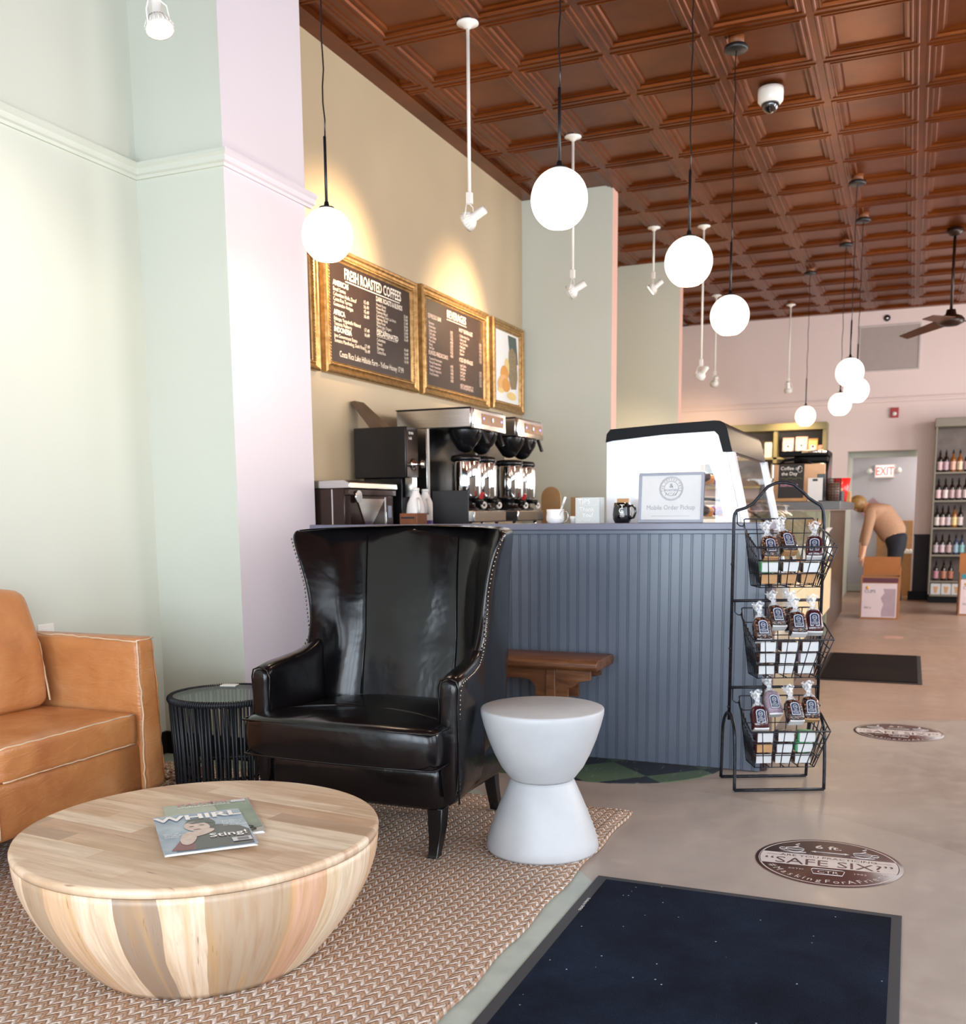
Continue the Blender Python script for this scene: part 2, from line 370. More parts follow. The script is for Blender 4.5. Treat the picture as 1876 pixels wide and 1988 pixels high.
for cy,w_ in SIDEW:
    n_+=1; mb=MB(); a,b=cy-w_/2,cy+w_/2
    mb.box(3.12,3.2,a,a+.05,.7,3.1).box(3.12,3.2,b-.05,b,.7,3.1).box(3.12,3.2,a,b,.7,.75).box(3.12,3.2,a,b,3.05,3.1)
    w=struct('window_%d'%n_,mb,'black'); part(w,'pane',MB().box(3.15,3.156,a+.05,b-.05,.75,3.05),'glass')

# ================= LOUNGE =================
# --- jute rug
def jute():
    n=NT('braided_jute'); v=n.mapv(n.obj(),(1,1,1),(0,0,.03)); s=n.sep(v)
    cw=.037; a=n.mt('DIVIDE',s[0],cw); col=n.mt('FLOOR',a); fr=n.mt('FRACT',a); tri=n.mt('ABSOLUTE',n.mt('SUBTRACT',fr,.5))
    ph=n.mt('ADD',n.mt('MULTIPLY',s[1],50.),n.mt('MULTIPLY',tri,2.6)); jit=n.mt('MULTIPLY',n.noise(v,45,2),.8); ph=n.mt('ADD',ph,jit)
    w=n.mt('FRACT',ph); h=n.mt('SUBTRACT',1.,n.mt('MULTIPLY',n.mt('ABSOLUTE',n.mt('SUBTRACT',w,.5)),2.))
    edge=n.mt('MULTIPLY',n.mt('SUBTRACT',.5,tri),4.,None,True); h2=n.mt('MULTIPLY',n.mt('POWER',h,.6),n.mt('MINIMUM',edge,1.))
    alt=n.mt('FRACT',n.mt('MULTIPLY',n.mt('FLOOR',ph),.5)); fz=n.noise(v,160,3); big=n.noise(v,2,2)
    c1=n.ramp(fz,[(.3,hx('#c0ab9c')),(.7,hx('#e6d9cd'))]); c2=n.ramp(fz,[(.3,hx('#957258')),(.7,hx('#c29c7f'))])
    c=n.mix(n.mt('GREATER_THAN',n.mt('ADD',alt,n.mt('MULTIPLY',n.mt('SUBTRACT',tri,.25),.4)),.25),c1,c2)
    c=n.mix(n.ramp(big,[(.35,.0),(.7,.2)]),c,hx('#b08b6e'))
    c=n.mix(n.ramp(h2,[(0.,.5),(.4,0.)]),c,hx('#6b4a34')); n.set(col=c,rough=.9); n.bump(n.mt('ADD',h2,n.mt('MULTIPLY',fz,.4)),.9,.008); return n.m
M['jute']=jute()
rug=thing('jute_rug','woven herringbone jute rug under the black wing chair and round wooden table','rug',(-2.2,1.5,0))
mb=MB()
def rugf(u,v): x=-3.4+2.4*u; y=-1.0+4.93*v; return (x,y,.007)
mb.grid(rugf,48,90); part(rug,'rug_field',mb,'jute',solid=.011)
pts=[(-1.0,-1.0)]+[(-1.0+.006*sin(k*1.3),-1.0+4.93*k/60) for k in range(61)]+[(-1.0-2.4*k/40,3.93+.006*sin(k*1.7)) for k in range(41)]
part(rug,'rug_binding',MB().tube([(x,y,.0075) for x,y in pts],.0068,8),'jute')
# rough loop of jute fibre lifted at the rug's far left end
mb=MB(); R=random.Random(4)
for k in range(26):
    x=-3.14+R.random()*.10; y=3.42+R.random()*.40; a=R.random()*6
    mb.tube([(x+.05*cos(a+t*.5)*(1+t*.1),y+.04*sin(a+t*.5),.02+.035*abs(sin(t*.8+k))) for t in range(9)],.007,5)
part(rug,'frayed_rug_edge',mb,'jute')
# --- drum coffee table
def wood(name,mode):
    n=NT(name); v=n.obj(); s=n.sep(v)
    if mode=='top':
        r=n.mapv(v,(1,1,1),(0,0,.10)); q=n.sep(r); pid=n.mt('FLOOR',n.mt('MULTIPLY',n.mt('ADD',q[1],n.mt('MULTIPLY',n.noise(v,1.,1),.01)),15.)); pid2=n.mt('FLOOR',n.mt('ADD',n.mt('MULTIPLY',q[0],2.1),n.mt('MULTIPLY',pid,.37)))
        idv=n.comb(pid,pid2,0.); g=n.comb(n.mt('MULTIPLY',q[0],2.2),n.mt('MULTIPLY',q[1],22.),n.mt('MULTIPLY',pid,3.7))
    else:
        ang=n.mt('ARCTAN2',s[1],s[0]); pid=n.mt('FLOOR',n.mt('MULTIPLY',n.mt('ADD',ang,n.mt('MULTIPLY',n.noise(v,5.,2),.05)),4.6)); idv=n.comb(pid,7.,3.)
        g=n.comb(n.mt('MULTIPLY',ang,16.),n.mt('MULTIPLY',s[2],2.6),n.mt('MULTIPLY',pid,5.3))
    w=n.white(idv); f=n.noise(g,1.6,5,.6,.8); blot=n.noise(g,.55,3,.5,1.2)
    base=n.ramp(w,[(0.,hx('#cdb092')),(.22,hx('#dcc6ab')),(.45,hx('#c3a386')),(.62,hx('#e0cfb6')),(.8,hx('#d2b193')),(1.,hx('#a8917c'))]) if mode=='top' else n.ramp(w,[(0.,hx('#ae9880')),(.16,hx('#dfc8ae')),(.4,hx('#d5b496')),(.6,hx('#e3d2b8')),(.78,hx('#cda388')),(.92,hx('#95806d')),(1.,hx('#a38c76'))],'CONSTANT')
    c=n.mix(n.ramp(f,[(.42,0.),(.72,.55)]),base,hx('#9a7350')); c=n.mix(n.ramp(blot,[(.48,0.),(.72,.6)]),c,hx('#bf9560' if mode!='top' else '#a5835f'))
    knot=n.noise(g,2.3,2,.5,2.); c=n.mix(n.ramp(knot,[(.70,0.),(.78,.8)]),c,hx('#5f3d25'))
    n.set(col=c,rough=.42); n.bump(f,.06,.003); return n.m
tb=thing('coffee_table','round drum coffee table of pale mango wood staves on the jute rug','table',(-1.772,2.2,0.0145))
def bow(x): return x
prof=[]
for k in range(19):
    t=k/18; z=.0145+.3335*t; r=.305+.182*(sin(t*PI/2)**.95); prof.append((r,z))
part(tb,'staved_body',MB().lathe([(.28,.0145)]+prof,(-1.772,2.2,0),72),wood('mango_wood_staves','side'))
part(tb,'tabletop',MB().lathe([(.484,.349),(.4885,.3505),(.4892,.362),(.486,.370),(.478,.3722)],(-1.772,2.2,0),72),wood('mango_wood_top','top'))
# --- magazines
TZ=.3725
def magazine(nm,label,c,ang,w,h,t,z,build,curl=.0):
    r=thing(nm,label,'magazine',(c[0],c[1],z),None,(0,0,ang)); 
    mb=MB()
    for k in range(7): mb.box(-w/2+.001*k,w/2-.0015*k,-h/2+.0012*(k%3),h/2,t*k/8,t*k/8+t/9)
    part(r,'pages',mb,'paper',False)
    mb=MB()
    def surf(u,v): x=-w/2-.002+(w+.004)*u; y=-h/2-.002+(h+.004)*v; return (x,y,t+.0006+curl*max(0,u-.5)**2*4*max(0,.6-v))
    mb.grid(surf,24,24); build(r,mb,w,h,t,curl); return r
def cover1(n):
    s=n.sep(n.obj()); f=n.noise(n.obj(),14,3); return n.mix(n.ramp(f,[(.3,0.),(.7,1.)]),hx('#76879c'),hx('#a9b4c0'))
nm_=NT('blue_grey_magazine_cover'); nm_.set(col=cover1(nm_),rough=.14,coat=.4); M['cover_blue']=nm_.m
M['cover_olive']=plain('olive_magazine_cover','#9a9c86',.12,var=.15,nscale=9,coat=.4)
M['skin_print']=plain('printed_skin_tone','#cdb4a6',.2,var=.12,nscale=60); M['dark_print']=plain('printed_dark_tone','#4a4442',.2,var=.2,nscale=40); M['red_print']=plain('printed_dark_red','#7c4148',.25)
def ell(cx,cy,rx,ry,n=24,a0=0,a1=2*PI,rot=0):
    o=[]
    for k in range(n):
        a=a0+(a1-a0)*k/(n if abs(a1-a0-2*PI)<1e-6 else n-1); x=rx*cos(a); y=ry*sin(a); o.append((cx+x*cos(rot)-y*sin(rot),cy+x*sin(rot)+y*cos(rot)))
    return o
def flat(mb,poly,z,mi=0): mb.add([(x,y,z) for x,y in poly],[tuple(range(len(poly)))],mi)
def SM(a,b): return Matrix.Diagonal((a,b,1,1))
def whirl(r,mb,w,h,t,curl):
    part(r,'cover',mb,'cover_blue',False)
    z=t+.0014; d=MB()
    flat(d,[(-.075,-.128),(-.05,-.06),(-.035,-.02),(0,-.01),(.035,.03),(.085,.0),(.1,-.03),(.095,-.128)],z,1)
    flat(d,[(-.085,-.12),(-.06,-.06),(-.04,-.04),(-.03,-.1),(-.035,-.128)],z+.0002,3)
    flat(d,ell(-.002,.045,.035,.045),z+.0004,1); flat(d,ell(-.012,.028,.028,.038,24,0,2*PI,.3),z+.0006,0)
    flat(d,ell(-.012,-.02,.04,.018,20,0,2*PI,.5),z+.0008,0); flat(d,ell(-.04,-.05,.018,.045,20,0,2*PI,-.2),z+.0011,0)
    flat(d,[(-.03,.058),(.0,.066),(.026,.06),(.03,.04),(.01,.05),(-.02,.048)],z+.0008,1)
    flat(d,ell(-.024,.03,.006,.003),z+.0009,1); flat(d,ell(.0,.034,.006,.003),z+.0009,1); flat(d,ell(-.014,.006,.009,.0025),z+.0009,1)
    d.xf(SM(1.14,1.26)); part(r,'cover_portrait',d,['skin_print','dark_print','paper','red_print'],False)
    d=MB(); m=Matrix.Translation((0,.088,z+.001))
    d.text('WHIRL',.05,Matrix.Translation((0,.084,z+.0016)),0,'CENTER',squeeze=1.32,bold=.03)
    d.text('Sting!',.036,Matrix.Translation((.006,-.062,z+.0018)),0,'LEFT',squeeze=1.12,bold=.012)
    for i,tx in enumerate(('BEST OF','PITTSBURGH','DINING')): d.text(tx,.009,Matrix.Translation((-.092,-.012-i*.011,z+.001)),0)
    for i,tx in enumerate(('The Ultimate','Entertaining','Gift Guide','for the Season')): d.text(tx,.0095,Matrix.Translation((.048,.04-i*.0105,z+.001)),0)
    d.xf(SM(1.12,1.26)); part(r,'cover_lettering',d,'whiteink',False)
    d=MB(); flat(d,[(.052,-.108),(.096,-.108),(.096,-.082),(.052,-.082)],z+.0016,0)
    for k in range(13): flat(d,[(.064+k*.002,-.105),(.065+k*.002,-.105),(.065+k*.002,-.086),(.064+k*.002,-.086)],z+.0018,1)
    d.xf(SM(1.12,1.26)); part(r,'barcode_label',d,['card','blackink'],False)
def olive(r,mb,w,h,t,curl):
    part(r,'cover',mb,'cover_olive',False); z=t+.0014; d=MB()
    flat(d,[(-w/2,-h/2+.01),(-.02,-h/2+.03),(-.04,h/2-.02),(-w/2,h/2-.04)],z,0)
    part(r,'cover_picture',d,[plain('printed_sage','#7b8a70',.15,var=.2)],False)
    d=MB(); rm=Matrix.Rotation(PI,4,'Z')
    d.text('PAPPI',.03,Matrix.Translation((.07,-.118,z+.0006))@rm,1,'LEFT',squeeze=1.2); d.text('SMUFTI',.026,Matrix.Translation((-.005,-.118,z+.0006))@rm,1,'LEFT',squeeze=1.2)
    d.text('ZBORNIK ALIMOGRA',.013,Matrix.Translation((.07,-.1,z+.0006))@rm,0,'LEFT')
    d.text('B',.055,Matrix.Translation((-.055,.125,z+.0006))@rm,2,'LEFT')
    d.xf(SM(1.2,1.26)); part(r,'cover_lettering',d,['whiteink',plain('pink_print','#c98a90',.4),'blackink'],False)
    d=MB(); flat(d,[(-.112,-h/2+.006),(-.07,-h/2+.006),(-.07,-h/2+.03),(-.112,-h/2+.03)],z+.0008,0); part(r,'barcode_label',d,'card',False)
ang1=math.atan2(2.062-1.918,-1.495+1.674)
magazine('magazine','glossy olive magazine lying underneath, upside down, on the wooden table','magazine' and (-1.771,2.247),.765+PI,.24,.335,.007,TZ,lambda r,mb,w,h,t,c:olive(r,mb,w,h,t,c))
magazine('magazine','blue-grey magazine with a portrait cover lying on top on the wooden table',(-1.707,2.128),.785,.23,.335,.006,TZ+.0095,whirl,.0)
# --- tan leather sofa against the left wall
def tanleather():
    n=NT('tan_leather'); v=n.obj(); f=n.noise(v,3.5,4,.6,.5); g=n.noise(v,260,2); cr=n.noise(n.mapv(v,(1,1,3)),9,4,.6,1.2)
    c=n.ramp(f,[(.25,hx('#a4643a')),(.5,hx('#ba7b48')),(.75,hx('#cb9262'))]); n.set(col=c,rough=.34,coat=.15,crough=.3); n.bump(n.mt('ADD',n.mt('MULTIPLY',cr,1.),n.mt('MULTIPLY',g,.05)),.35,.012); return n.m
M['tan']=tanleather(); M['rawseam']=plain('raw_leather_seam','#cdb090',.7,var=.1)
def puff(x0,x1,y0,y1,z0,z1,b=.02,r=.03,n=10,top=None):
    """soft cushion as a superellipsoid-like box"""
    mb=MB(); cx,cy,cz=(x0+x1)/2,(y0+y1)/2,(z0+z1)/2; ax,ay,az=(x1-x0)/2,(y1-y0)/2,(z1-z0)/2
    bm=MB(); 
    def P(u,v,w):
        # cube point -> rounded & bulged
        x,y,z=u*ax,v*ay,w*az
        q=Vector((max(-ax+r,min(ax-r,x)),max(-ay+r,min(ay-r,y)),max(-az+r,min(az-r,z)))); d=Vector((x,y,z))-q
        if d.length>1e-6: d=d.normalized()*r
        p=q+d; bu=b*(1-u*u)*(1-v*v)*(w if abs(w)==1 else 0); bs=b*.5
        p.z+=b*(1-min(1,u*u))*(1-min(1,v*v))*w; p.x+=bs*(1-v*v)*(1-w*w)*u*.6; p.y+=bs*(1-u*u)*(1-w*w)*v*.6
        return (cx+p.x,cy+p.y,cz+p.z)
    import itertools
    for ax_,sg in itertools.product(range(3),(-1,1)):
        def f(u,v):
            a,c=2*u-1,2*v-1; a=math.copysign(abs(a)**.7,a); c=math.copysign(abs(c)**.7,c); w=[0,0,0]; w[ax_]=sg; w[(ax_+1)%3]=a; w[(ax_+2)%3]=c; return P(*w)
        mb.grid(f,n,n)
    return mb
def seam(root,name,pts,r=.0032,jit=.002,seed=1,mat='rawseam'):
    R=random.Random(seed); out=[]
    for i in range(len(pts)-1):
        a,b=Vector(pts[i]),Vector(pts[i+1]); k=max(2,int((b-a).length/.03))
        for q in range(k): out.append(a.lerp(b,q/k)+Vector((R.uniform(-jit,jit),R.uniform(-jit,jit),R.uniform(-jit,jit))))
    out.append(Vector(pts[-1])); return part(root,name,MB().tube(out,r,6),mat)
sf=thing('leather_sofa','tan orange leather sofa with pale raw seams, against the green wall','sofa',(-3.13,2.1,0))
AX0,AX1=-3.5,-2.76
part(sf,'base',puff(AX0,AX1-.0,.95,3.09,.13,.345,.0,.03),'tan')
for y0,y1 in ((1.08,2.385),(2.395,3.065)):
    c=puff(AX0+.12,AX1+.01,y0,y1,.335,.465,.012,.022,14); o=part(sf,'seat_cushion',c,'tan')
    s1=seam(o,'piping',[(AX1+.004,y0+.015,.458),(AX1+.004,y1-.015,.458)],seed=2); seam(o,'piping',[(AX1+.006,y0+.02,.343),(AX1+.006,y1-.02,.343)],seed=3)
# arm, leaning slightly outwards at the foot
mb=MB(); L=[]
for z,dy in ((.13,.022),(.16,.03),(.4,.02),(.70,.0),(.735,-.0),(.75,.012)):
    ins=.012 if z in (.13,.75) else 0
    y0=3.085+dy*.2+ins; y1=3.185+dy+.0-ins; x0=AX0+ins; x1=AX1+.01-ins; r=.022; lp=[]
    for cx,cy,a0 in ((x1-r,y0+r,-PI/2),(x1-r,y1-r,0),(x0+r,y1-r,PI/2),(x0+r,y0+r,PI)):
        for k in range(5): a=a0+PI/2*k/4; lp.append((cx+r*cos(a),cy+r*sin(a),z+.0))
    L.append(lp)
mb.loft(L); ar=part(sf,'arm',mb,'tan')
seam(ar,'raw_seam',[(AX1+.006,3.088,.15),(AX1+.014,3.088,.45),(AX1+.008,3.086,.735)],.0034,.003,5)
seam(ar,'raw_seam',[(AX1+.008,3.086,.738),(-3.1,3.083,.752),(AX0+.05,3.083,.757)],.0034,.003,6)
seam(ar,'raw_seam',[(AX1+.006,3.086,.742),(AX1+.008,3.18,.746)],.003,.003,7)
seam(ar,'raw_seam',[(AX1+.002,3.21,.17),(AX1+.004,3.19,.55),(AX1+.002,3.175,.735)],.003,.003,8,'tan')
part(sf,'arm',puff(AX0,AX1+.01,.84,.95,.13,.75,.0,.03),'tan')
part(sf,'sofa_back',puff(AX0-.02,AX0+.11,.9,3.1,.13,.80,.0,.03),'tan')
for y0,y1 in ((1.1,2.36),(2.38,3.03)):
    mb=puff(-.085,.085,y0,y1,0,.50,.0,.05,12); 
    i0=0; m=Matrix.Translation((-3.235,0,.46))@Matrix.Rotation(-.20,4,'Y')
    for i,v in enumerate(mb.v):
        x,y,z=v; bulge=.035*math.exp(-((z-.25)/.2)**2)*(1 if x>0 else 0); sag=.03*(z/.5)*((y-(y0+y1)/2)/((y1-y0)/2))**2
        mb.v[i]=(x+bulge,y,z-sag)
    mb.xf(m); o=part(sf,'back_cushion',mb,'tan')
    seam(o,'piping',[tuple(m@Vector(p)) for p in ((.09,y1-.01,.02),(.092,y1-.004,.25),(.06,y1-.02,.45),(.05,y1-.06,.47),(.05,y1-.2,.485))],.004,.002,9)
seam(sf,'base_seam',[(AX1+.003,2.39,.15),(AX1+.003,2.39,.33)],.0025,.001,11)
for y in (1.0,3.05):
    for x in (-3.42,-2.86): part(sf,'leg',MB().box(x-.025,x+.025,y-.025,y+.025,.0145,.135),'black',bev=.004)
# wall socket above the sofa arm
so=thing('wall_socket','ivory wall outlet plate on the green wall behind the sofa arm','wall outlet',(-3.53,3.39,.70))
part(so,'plate',MB().box(-3.53,-3.524,3.34,3.43,.63,.752),'whitemetal',bev=.003)
part(so,'receptacle',MB().box(-3.525,-3.521,3.365,3.405,.70,.735).box(-3.525,-3.521,3.365,3.405,.65,.685),'white',bev=.004)

# --- black cord side table with glass top
SX,SY,SZ=-2.63,3.475,.482
st=thing('side_table','round black cord side table with a glass top beside the sofa arm','side table',(SX,SY,0.0145))
M['cord']=plain('black_cord','#15171c',.55,var=.2,nscale=80)
def ringpts(r,z,n=64): return [(SX+r*cos(2*PI*k/n),SY+r*sin(2*PI*k/n),z) for k in range(n)]
mb=MB(); R0=.232; pts=[]
N=150*10
for k in range(N):
    a=2*PI*k/N; ph=k*2*PI/10; pts.append((SX+(R0+.0125*cos(ph))*cos(a),SY+(R0+.0125*cos(ph))*sin(a),SZ-.013+.0125*sin(ph)))
part(st,'cord_wrapped_rim',MB().tube(ringpts(R0,SZ-.013,72),.0105,8,True).tube(pts,.0034,4,True),'cord')
part(st,'lower_ring',MB().tube(ringpts(.2,.155,64),.007,8,True).tube(ringpts(.215,.0235,64),.008,8,True),'blackplastic')
mb=MB(); R=random.Random(2)
for k in range(86):
    a=2*PI*k/86+R.uniform(-.01,.01); a2=a+R.choice((-.02,.03,.0)); d=.004*(k%2)
    mb.tube([(SX+(R0+d)*cos(a),SY+(R0+d)*sin(a),SZ-.02),(SX+(.222+d)*cos((a+a2)/2),SY+(.222+d)*sin((a+a2)/2),.25),(SX+(.215+d)*cos(a2),SY+(.215+d)*sin(a2),.02)],.0048,6)
part(st,'vertical_cords',mb,'cord')
part(st,'glass_top',MB().lathe([(.224,SZ-.010),(.226,SZ-.007),(.226,SZ-.005),(.224,SZ-.003)],(SX,SY,0),64),'tintglass')
m=MB(); m.obox((SX-.11,SY+.165,SZ-.001),(.07,.05,.003),Matrix.Rotation(.3,3,'Z').to_4x4()); one('paper_coaster',m,'paper','small white paper slip lying on the glass side table','paper slip',base=(SX-.11,SY+.165,SZ-.003))

# --- black wing chair
def blackleather(fold):
    n=NT('glossy_black_leather'); v=n.obj(); f=n.noise(v,5,3,.5,.4); g=n.noise(v,320,2); n.set(col=n.ramp(f,[(.3,hx('#090809')),(.7,hx('#120f10'))]),rough=.2,coat=.06,crough=.1,spec=.34)
    fo=n.noise(n.mapv(v,(6,2,.9)),1.,1,.5,.3); n.bump(n.mt('ADD',n.mt('ADD',n.mt('MULTIPLY',f,.8),n.mt('MULTIPLY',fo,1.1*fold)),n.mt('MULTIPLY',g,.02)),.45,.02); return n.m
M['bleather']=blackleather(.0); M['bleather_back']=blackleather(1.0); M['nail']=plain('antique_nail_heads','#8d8378',.25,1.)
CXc=-1.822
wc=thing('wing_chair','black glossy leather wingback armchair with nailhead trim','armchair',(CXc,3.45,.0))
def lean(z): return -.032*max(0,z-.72)/.43
def wingloft():
    mb=MB(); loops=[]
    #      z     w_tip  y_tip  w_side yb    w_rear y_rear thick
    LV=[(.20,.352,3.36,.350,3.50,.335,3.70),(.48,.352,3.36,.345,3.55,.335,3.74),(.60,.358,3.36,.335,3.57,.332,3.765),(.68,.360,3.385,.325,3.585,.330,3.785),(.74,.366,3.43,.318,3.60,.328,3.80),(.82,.372,3.47,.312,3.615,.327,3.815),
        (.92,.385,3.485,.318,3.635,.328,3.84),(1.02,.41,3.49,.335,3.66,.332,3.865),(1.09,.435,3.50,.352,3.68,.336,3.885),(1.135,.452,3.515,.362,3.70,.338,3.90),(1.155,.448,3.53,.358,3.715,.335,3.90)]
    LV=[(z,a,b,c,d,e+.012,g) for z,a,b,c,d,e,g in LV]
    for z,wt,yt,ws,yb,wr,yr in LV:
        t=.045 if z<1.15 else .03
        inner=[(-wt+.022,yt+.02),(-ws+.012,yt+.10),(-ws+.022,yb-.045),(-ws+.075,yb-.005),(-.205,yb+.004),(-.10,yb-.006),(0,yb-.010),(.10,yb-.006),(.205,yb+.004),(ws-.075,yb-.005),(ws-.022,yb-.045),(ws-.012,yt+.10),(wt-.022,yt+.02)]
        outer=[(wt,yt-.004),(wt+.022,yt+.03),(wt*.5+wr*.5+.028,(yt+yr)/2-.02),(wr+.035,yr-.06),(wr+.01,yr-.004),(wr-.06,yr+.012),(0,yr+.02),(-wr+.06,yr+.012),(-wr-.01,yr-.004),(-wr-.035,yr-.06),(-wt*.5-wr*.5-.028,(yt+yr)/2-.02),(-wt-.022,yt+.03),(-wt,yt-.004)]
        loops.append([(CXc+x+lean(z),y,z+(.012*(1-(x/.45)**2) if z>1.1 else 0)) for x,y in inner+outer])
    z,wt,yt,ws,yb,wr,yr=LV[-1]; lp=loops[-1]; c=Vector((CXc,3.75,0))
    # rolled top: shrink towards the mid-line of the section
    n=len(lp); mid=[]
    for k in range(n):
        o=lp[n-1-k]; p=lp[k]; mid.append((p[0]*.62+o[0]*.38,p[1]*.62+o[1]*.38,p[2]+.014))
    loops.append(mid); mb.loft(loops); return mb
part(wc,'back_and_wings',wingloft(),'bleather_back',sub=2)
# centre back seams, slightly standing piping
def sm_(root,nm,pts,r=.0028,mat='bleather'):
    return part(root,nm,MB().tube(pts,r,6),mat)
for s_ in (-1,1):
    pts=[]
    for z,yb in ((.50,3.548),(.60,3.566),(.68,3.582),(.74,3.597),(.82,3.612),(.92,3.632),(1.02,3.657),(1.09,3.678),(1.135,3.702)): pts.append((CXc+lean(z)+s_*(.203+.012*max(0,z-.95)),yb-.0015,z))
    sm_(wc,'back_seam',pts)
# seat base with stitched front rail
mb=MB(); L=[]
for z,i_ in ((.185,.012),(.20,.0),(.30,.0),(.345,.004),(.36,.02)):
    lp=[]; x0,x1,y0,y1=CXc-.36+i_,CXc+.352-i_,3.115+i_,3.72-i_; r=.035
    for cx,cy,a0 in ((x1-r,y0+r,-PI/2),(x1-r,y1-r,0),(x0+r,y1-r,PI/2),(x0+r,y0+r,PI)):
        for k in range(6): a=a0+PI/2*k/5; lp.append((cx+r*cos(a),cy+r*sin(a),z))
    L.append(lp)
mb.loft(L); rl=part(wc,'seat_rail',mb,'bleather')
mb=MB()
for k in range(90): x=CXc-.33+k*.0072; mb.box(x,x+.004,3.1145,3.117,.338,.340)
part(rl,'stitching',mb,plain('dark_thread','#4a4a4e',.6))
# T-shaped seat cushion
def tcush():
    mb=MB(); out=[(-.385,2.985),(-.2,2.968),(0,2.962),(.2,2.968),(.385,2.985),(.392,3.03),(.388,3.14),(.375,3.165),(.32,3.17),(.30,3.19),(.295,3.55),(0,3.58),(-.295,3.55),(-.30,3.19),(-.32,3.17),(-.375,3.165),(-.388,3.14),(-.392,3.03)]
    c=(0,3.27); L=[]
    for z,k in ((.352,.90),(.356,.965),(.375,.99),(.43,1.0),(.482,.992),(.500,.97),(.508,.93),(.517,.6),(.520,.25)):
        L.append([(CXc+c[0]+(x-c[0])*k,c[1]+(y-c[1])*k,z-(.006 if abs(x)>.35 and z>.48 else 0)) for x,y in out])
    mb.loft(L); return mb
tc=part(wc,'seat_cushion',tcush(),'bleather',sub=1)
cp=[(-.384,3.15),(-.386,3.03),(-.380,2.995),(-.2,2.98),(0,2.974),(.2,2.98),(.380,2.995),(.386,3.03),(.384,3.15)]
sm_(tc,'piping',[(CXc+x,y,.492-.004*(abs(x)>.3)) for x,y in cp],.004); sm_(tc,'piping',[(CXc+x,y,.362) for x,y in cp],.004)
# arms flowing into the wings
def arm(s_):
    mb=MB(); L=[]
    #  y, z top, half width, x centre
    S=[(3.12,.655,.036,.385),(3.14,.672,.043,.386),(3.20,.682,.046,.382),(3.28,.690,.044,.374),(3.36,.700,.040,.362),(3.43,.722,.036,.352),(3.49,.765,.03,.346)]
    for y,zt,hw,xc in S:
        zb=.20; lp=[]
        prof=[(-hw,zb),(-hw*.96,.45),(-hw*.88,.58),(-hw*.95,zt-.03),(-hw*.7,zt-.008),(0,zt),(hw*.7,zt-.008),(hw*1.0,zt-.03),(hw*.9,.58),(hw*.92,.45),(hw*.9,zb)]
        for x,z in prof: lp.append((CXc+s_*(xc+x),y,z))
        L.append(lp)
    f=L[0]; cx=sum(p[0] for p in f)/len(f); L.insert(0,[(cx+(p[0]-cx)*.72,3.108,max(.21,min(p[2],.645)) if p[2]>.5 else p[2]) for p in f])
    mb.loft(L); return mb
for s_ in (-1,1):
    a_=part(wc,'arm',arm(s_),'bleather',sub=2)
    sm_(a_,'piping',[(CXc+s_*(.385+q),3.113+abs(q)*.2,z) for q,z in ((-.038,.45),(-.036,.56),(-.04,.625),(-.03,.652),(0,.664),(.03,.652),(.038,.625),(.034,.56),(.036,.45),(.036,.22))],.0032)
# nail heads along both outer panels
for s_ in (-1,1):
    mb=MB(); path=[(.414,3.135,.205),(.416,3.135,.45),(.420,3.137,.60),(.424,3.145,.640),(.423,3.2,.652),(.413,3.28,.660),(.398,3.36,.672),(.386,3.42,.70),(.380,3.465,.745),(.390,3.478,.84),(.398,3.49,.93),(.420,3.50,1.02),(.444,3.508,1.09),(.462,3.525,1.135)]
    P=[Vector((CXc+lean(z)+s_*x,y,z)) for x,y,z in path]; acc=0
    for a,b in zip(P,P[1:]):
        d=(b-a).length; t=acc
        while t<d: p=a.lerp(b,t/d); mb.sphere((p.x+s_*.002,p.y,p.z),.0048,8,6,(.6,1,1)); t+=.0165
        acc=t-d
    part(wc,'nailhead_trim',mb,'nail')
for s_ in (-1,1):
    mb=MB(); L=[]
    for z,dy,w in ((.19,.0,.030),(.12,-.006,.027),(.07,-.016,.022),(.03,-.030,.019),(.0145,-.040,.020)):
        L.append([(CXc+s_*.318+a*w,3.165+dy+b*w,z) for a,b in ((-1,-1),(1,-1),(1,1),(-1,1))])
    mb.loft(L,sm=False); part(wc,'leg',mb,'blackplastic',bev=.004)
    mb=MB(); L=[]
    for z,dy,w in ((.20,.0,.026),(.12,.02,.023),(.0145,.06,.02)): L.append([(CXc+s_*.30+a*w,3.70+dy+b*w,z) for a,b in ((-1,-1),(1,-1),(1,1),(-1,1))])
    mb.loft(L,sm=False); part(wc,'leg',mb,'blackplastic',bev=.004)

# --- hourglass stool
def plaster():
    n=NT('white_cast_stool'); v=n.obj(); f=n.noise(v,4,4,.6); n.set(col=n.ramp(f,[(.3,hx('#abacae')),(.7,hx('#bbbbbc'))]),rough=n.ramp(f,[(.3,.38),(.7,.55)])); n.bump(n.noise(v,30,3),.08,.003); return n.m
SXs,SYs=-1.186,3.375
part_=thing('drum_stool','white hourglass-shaped cast stool beside the wing chair','stool',(SXs,SYs,.0145))
pm=plaster()
pr_=[(.0,.533),(.214,.533),(.219,.531),(.221,.526),(.220,.51),(.210,.47),(.194,.42),(.174,.37),(.149,.32),(.121,.283),(.114,.275)]
part(part_,'upper_cone',MB().lathe(pr_,(SXs,SYs,0),72),pm)
part(part_,'lower_cone',MB().lathe([(.105,.275),(.112,.272),(.118,.262),(.145,.20),(.170,.14),(.192,.08),(.200,.05),(.205,.024),(.20,.0145),(0,.0145)],(SXs,SYs,0),72),pm)

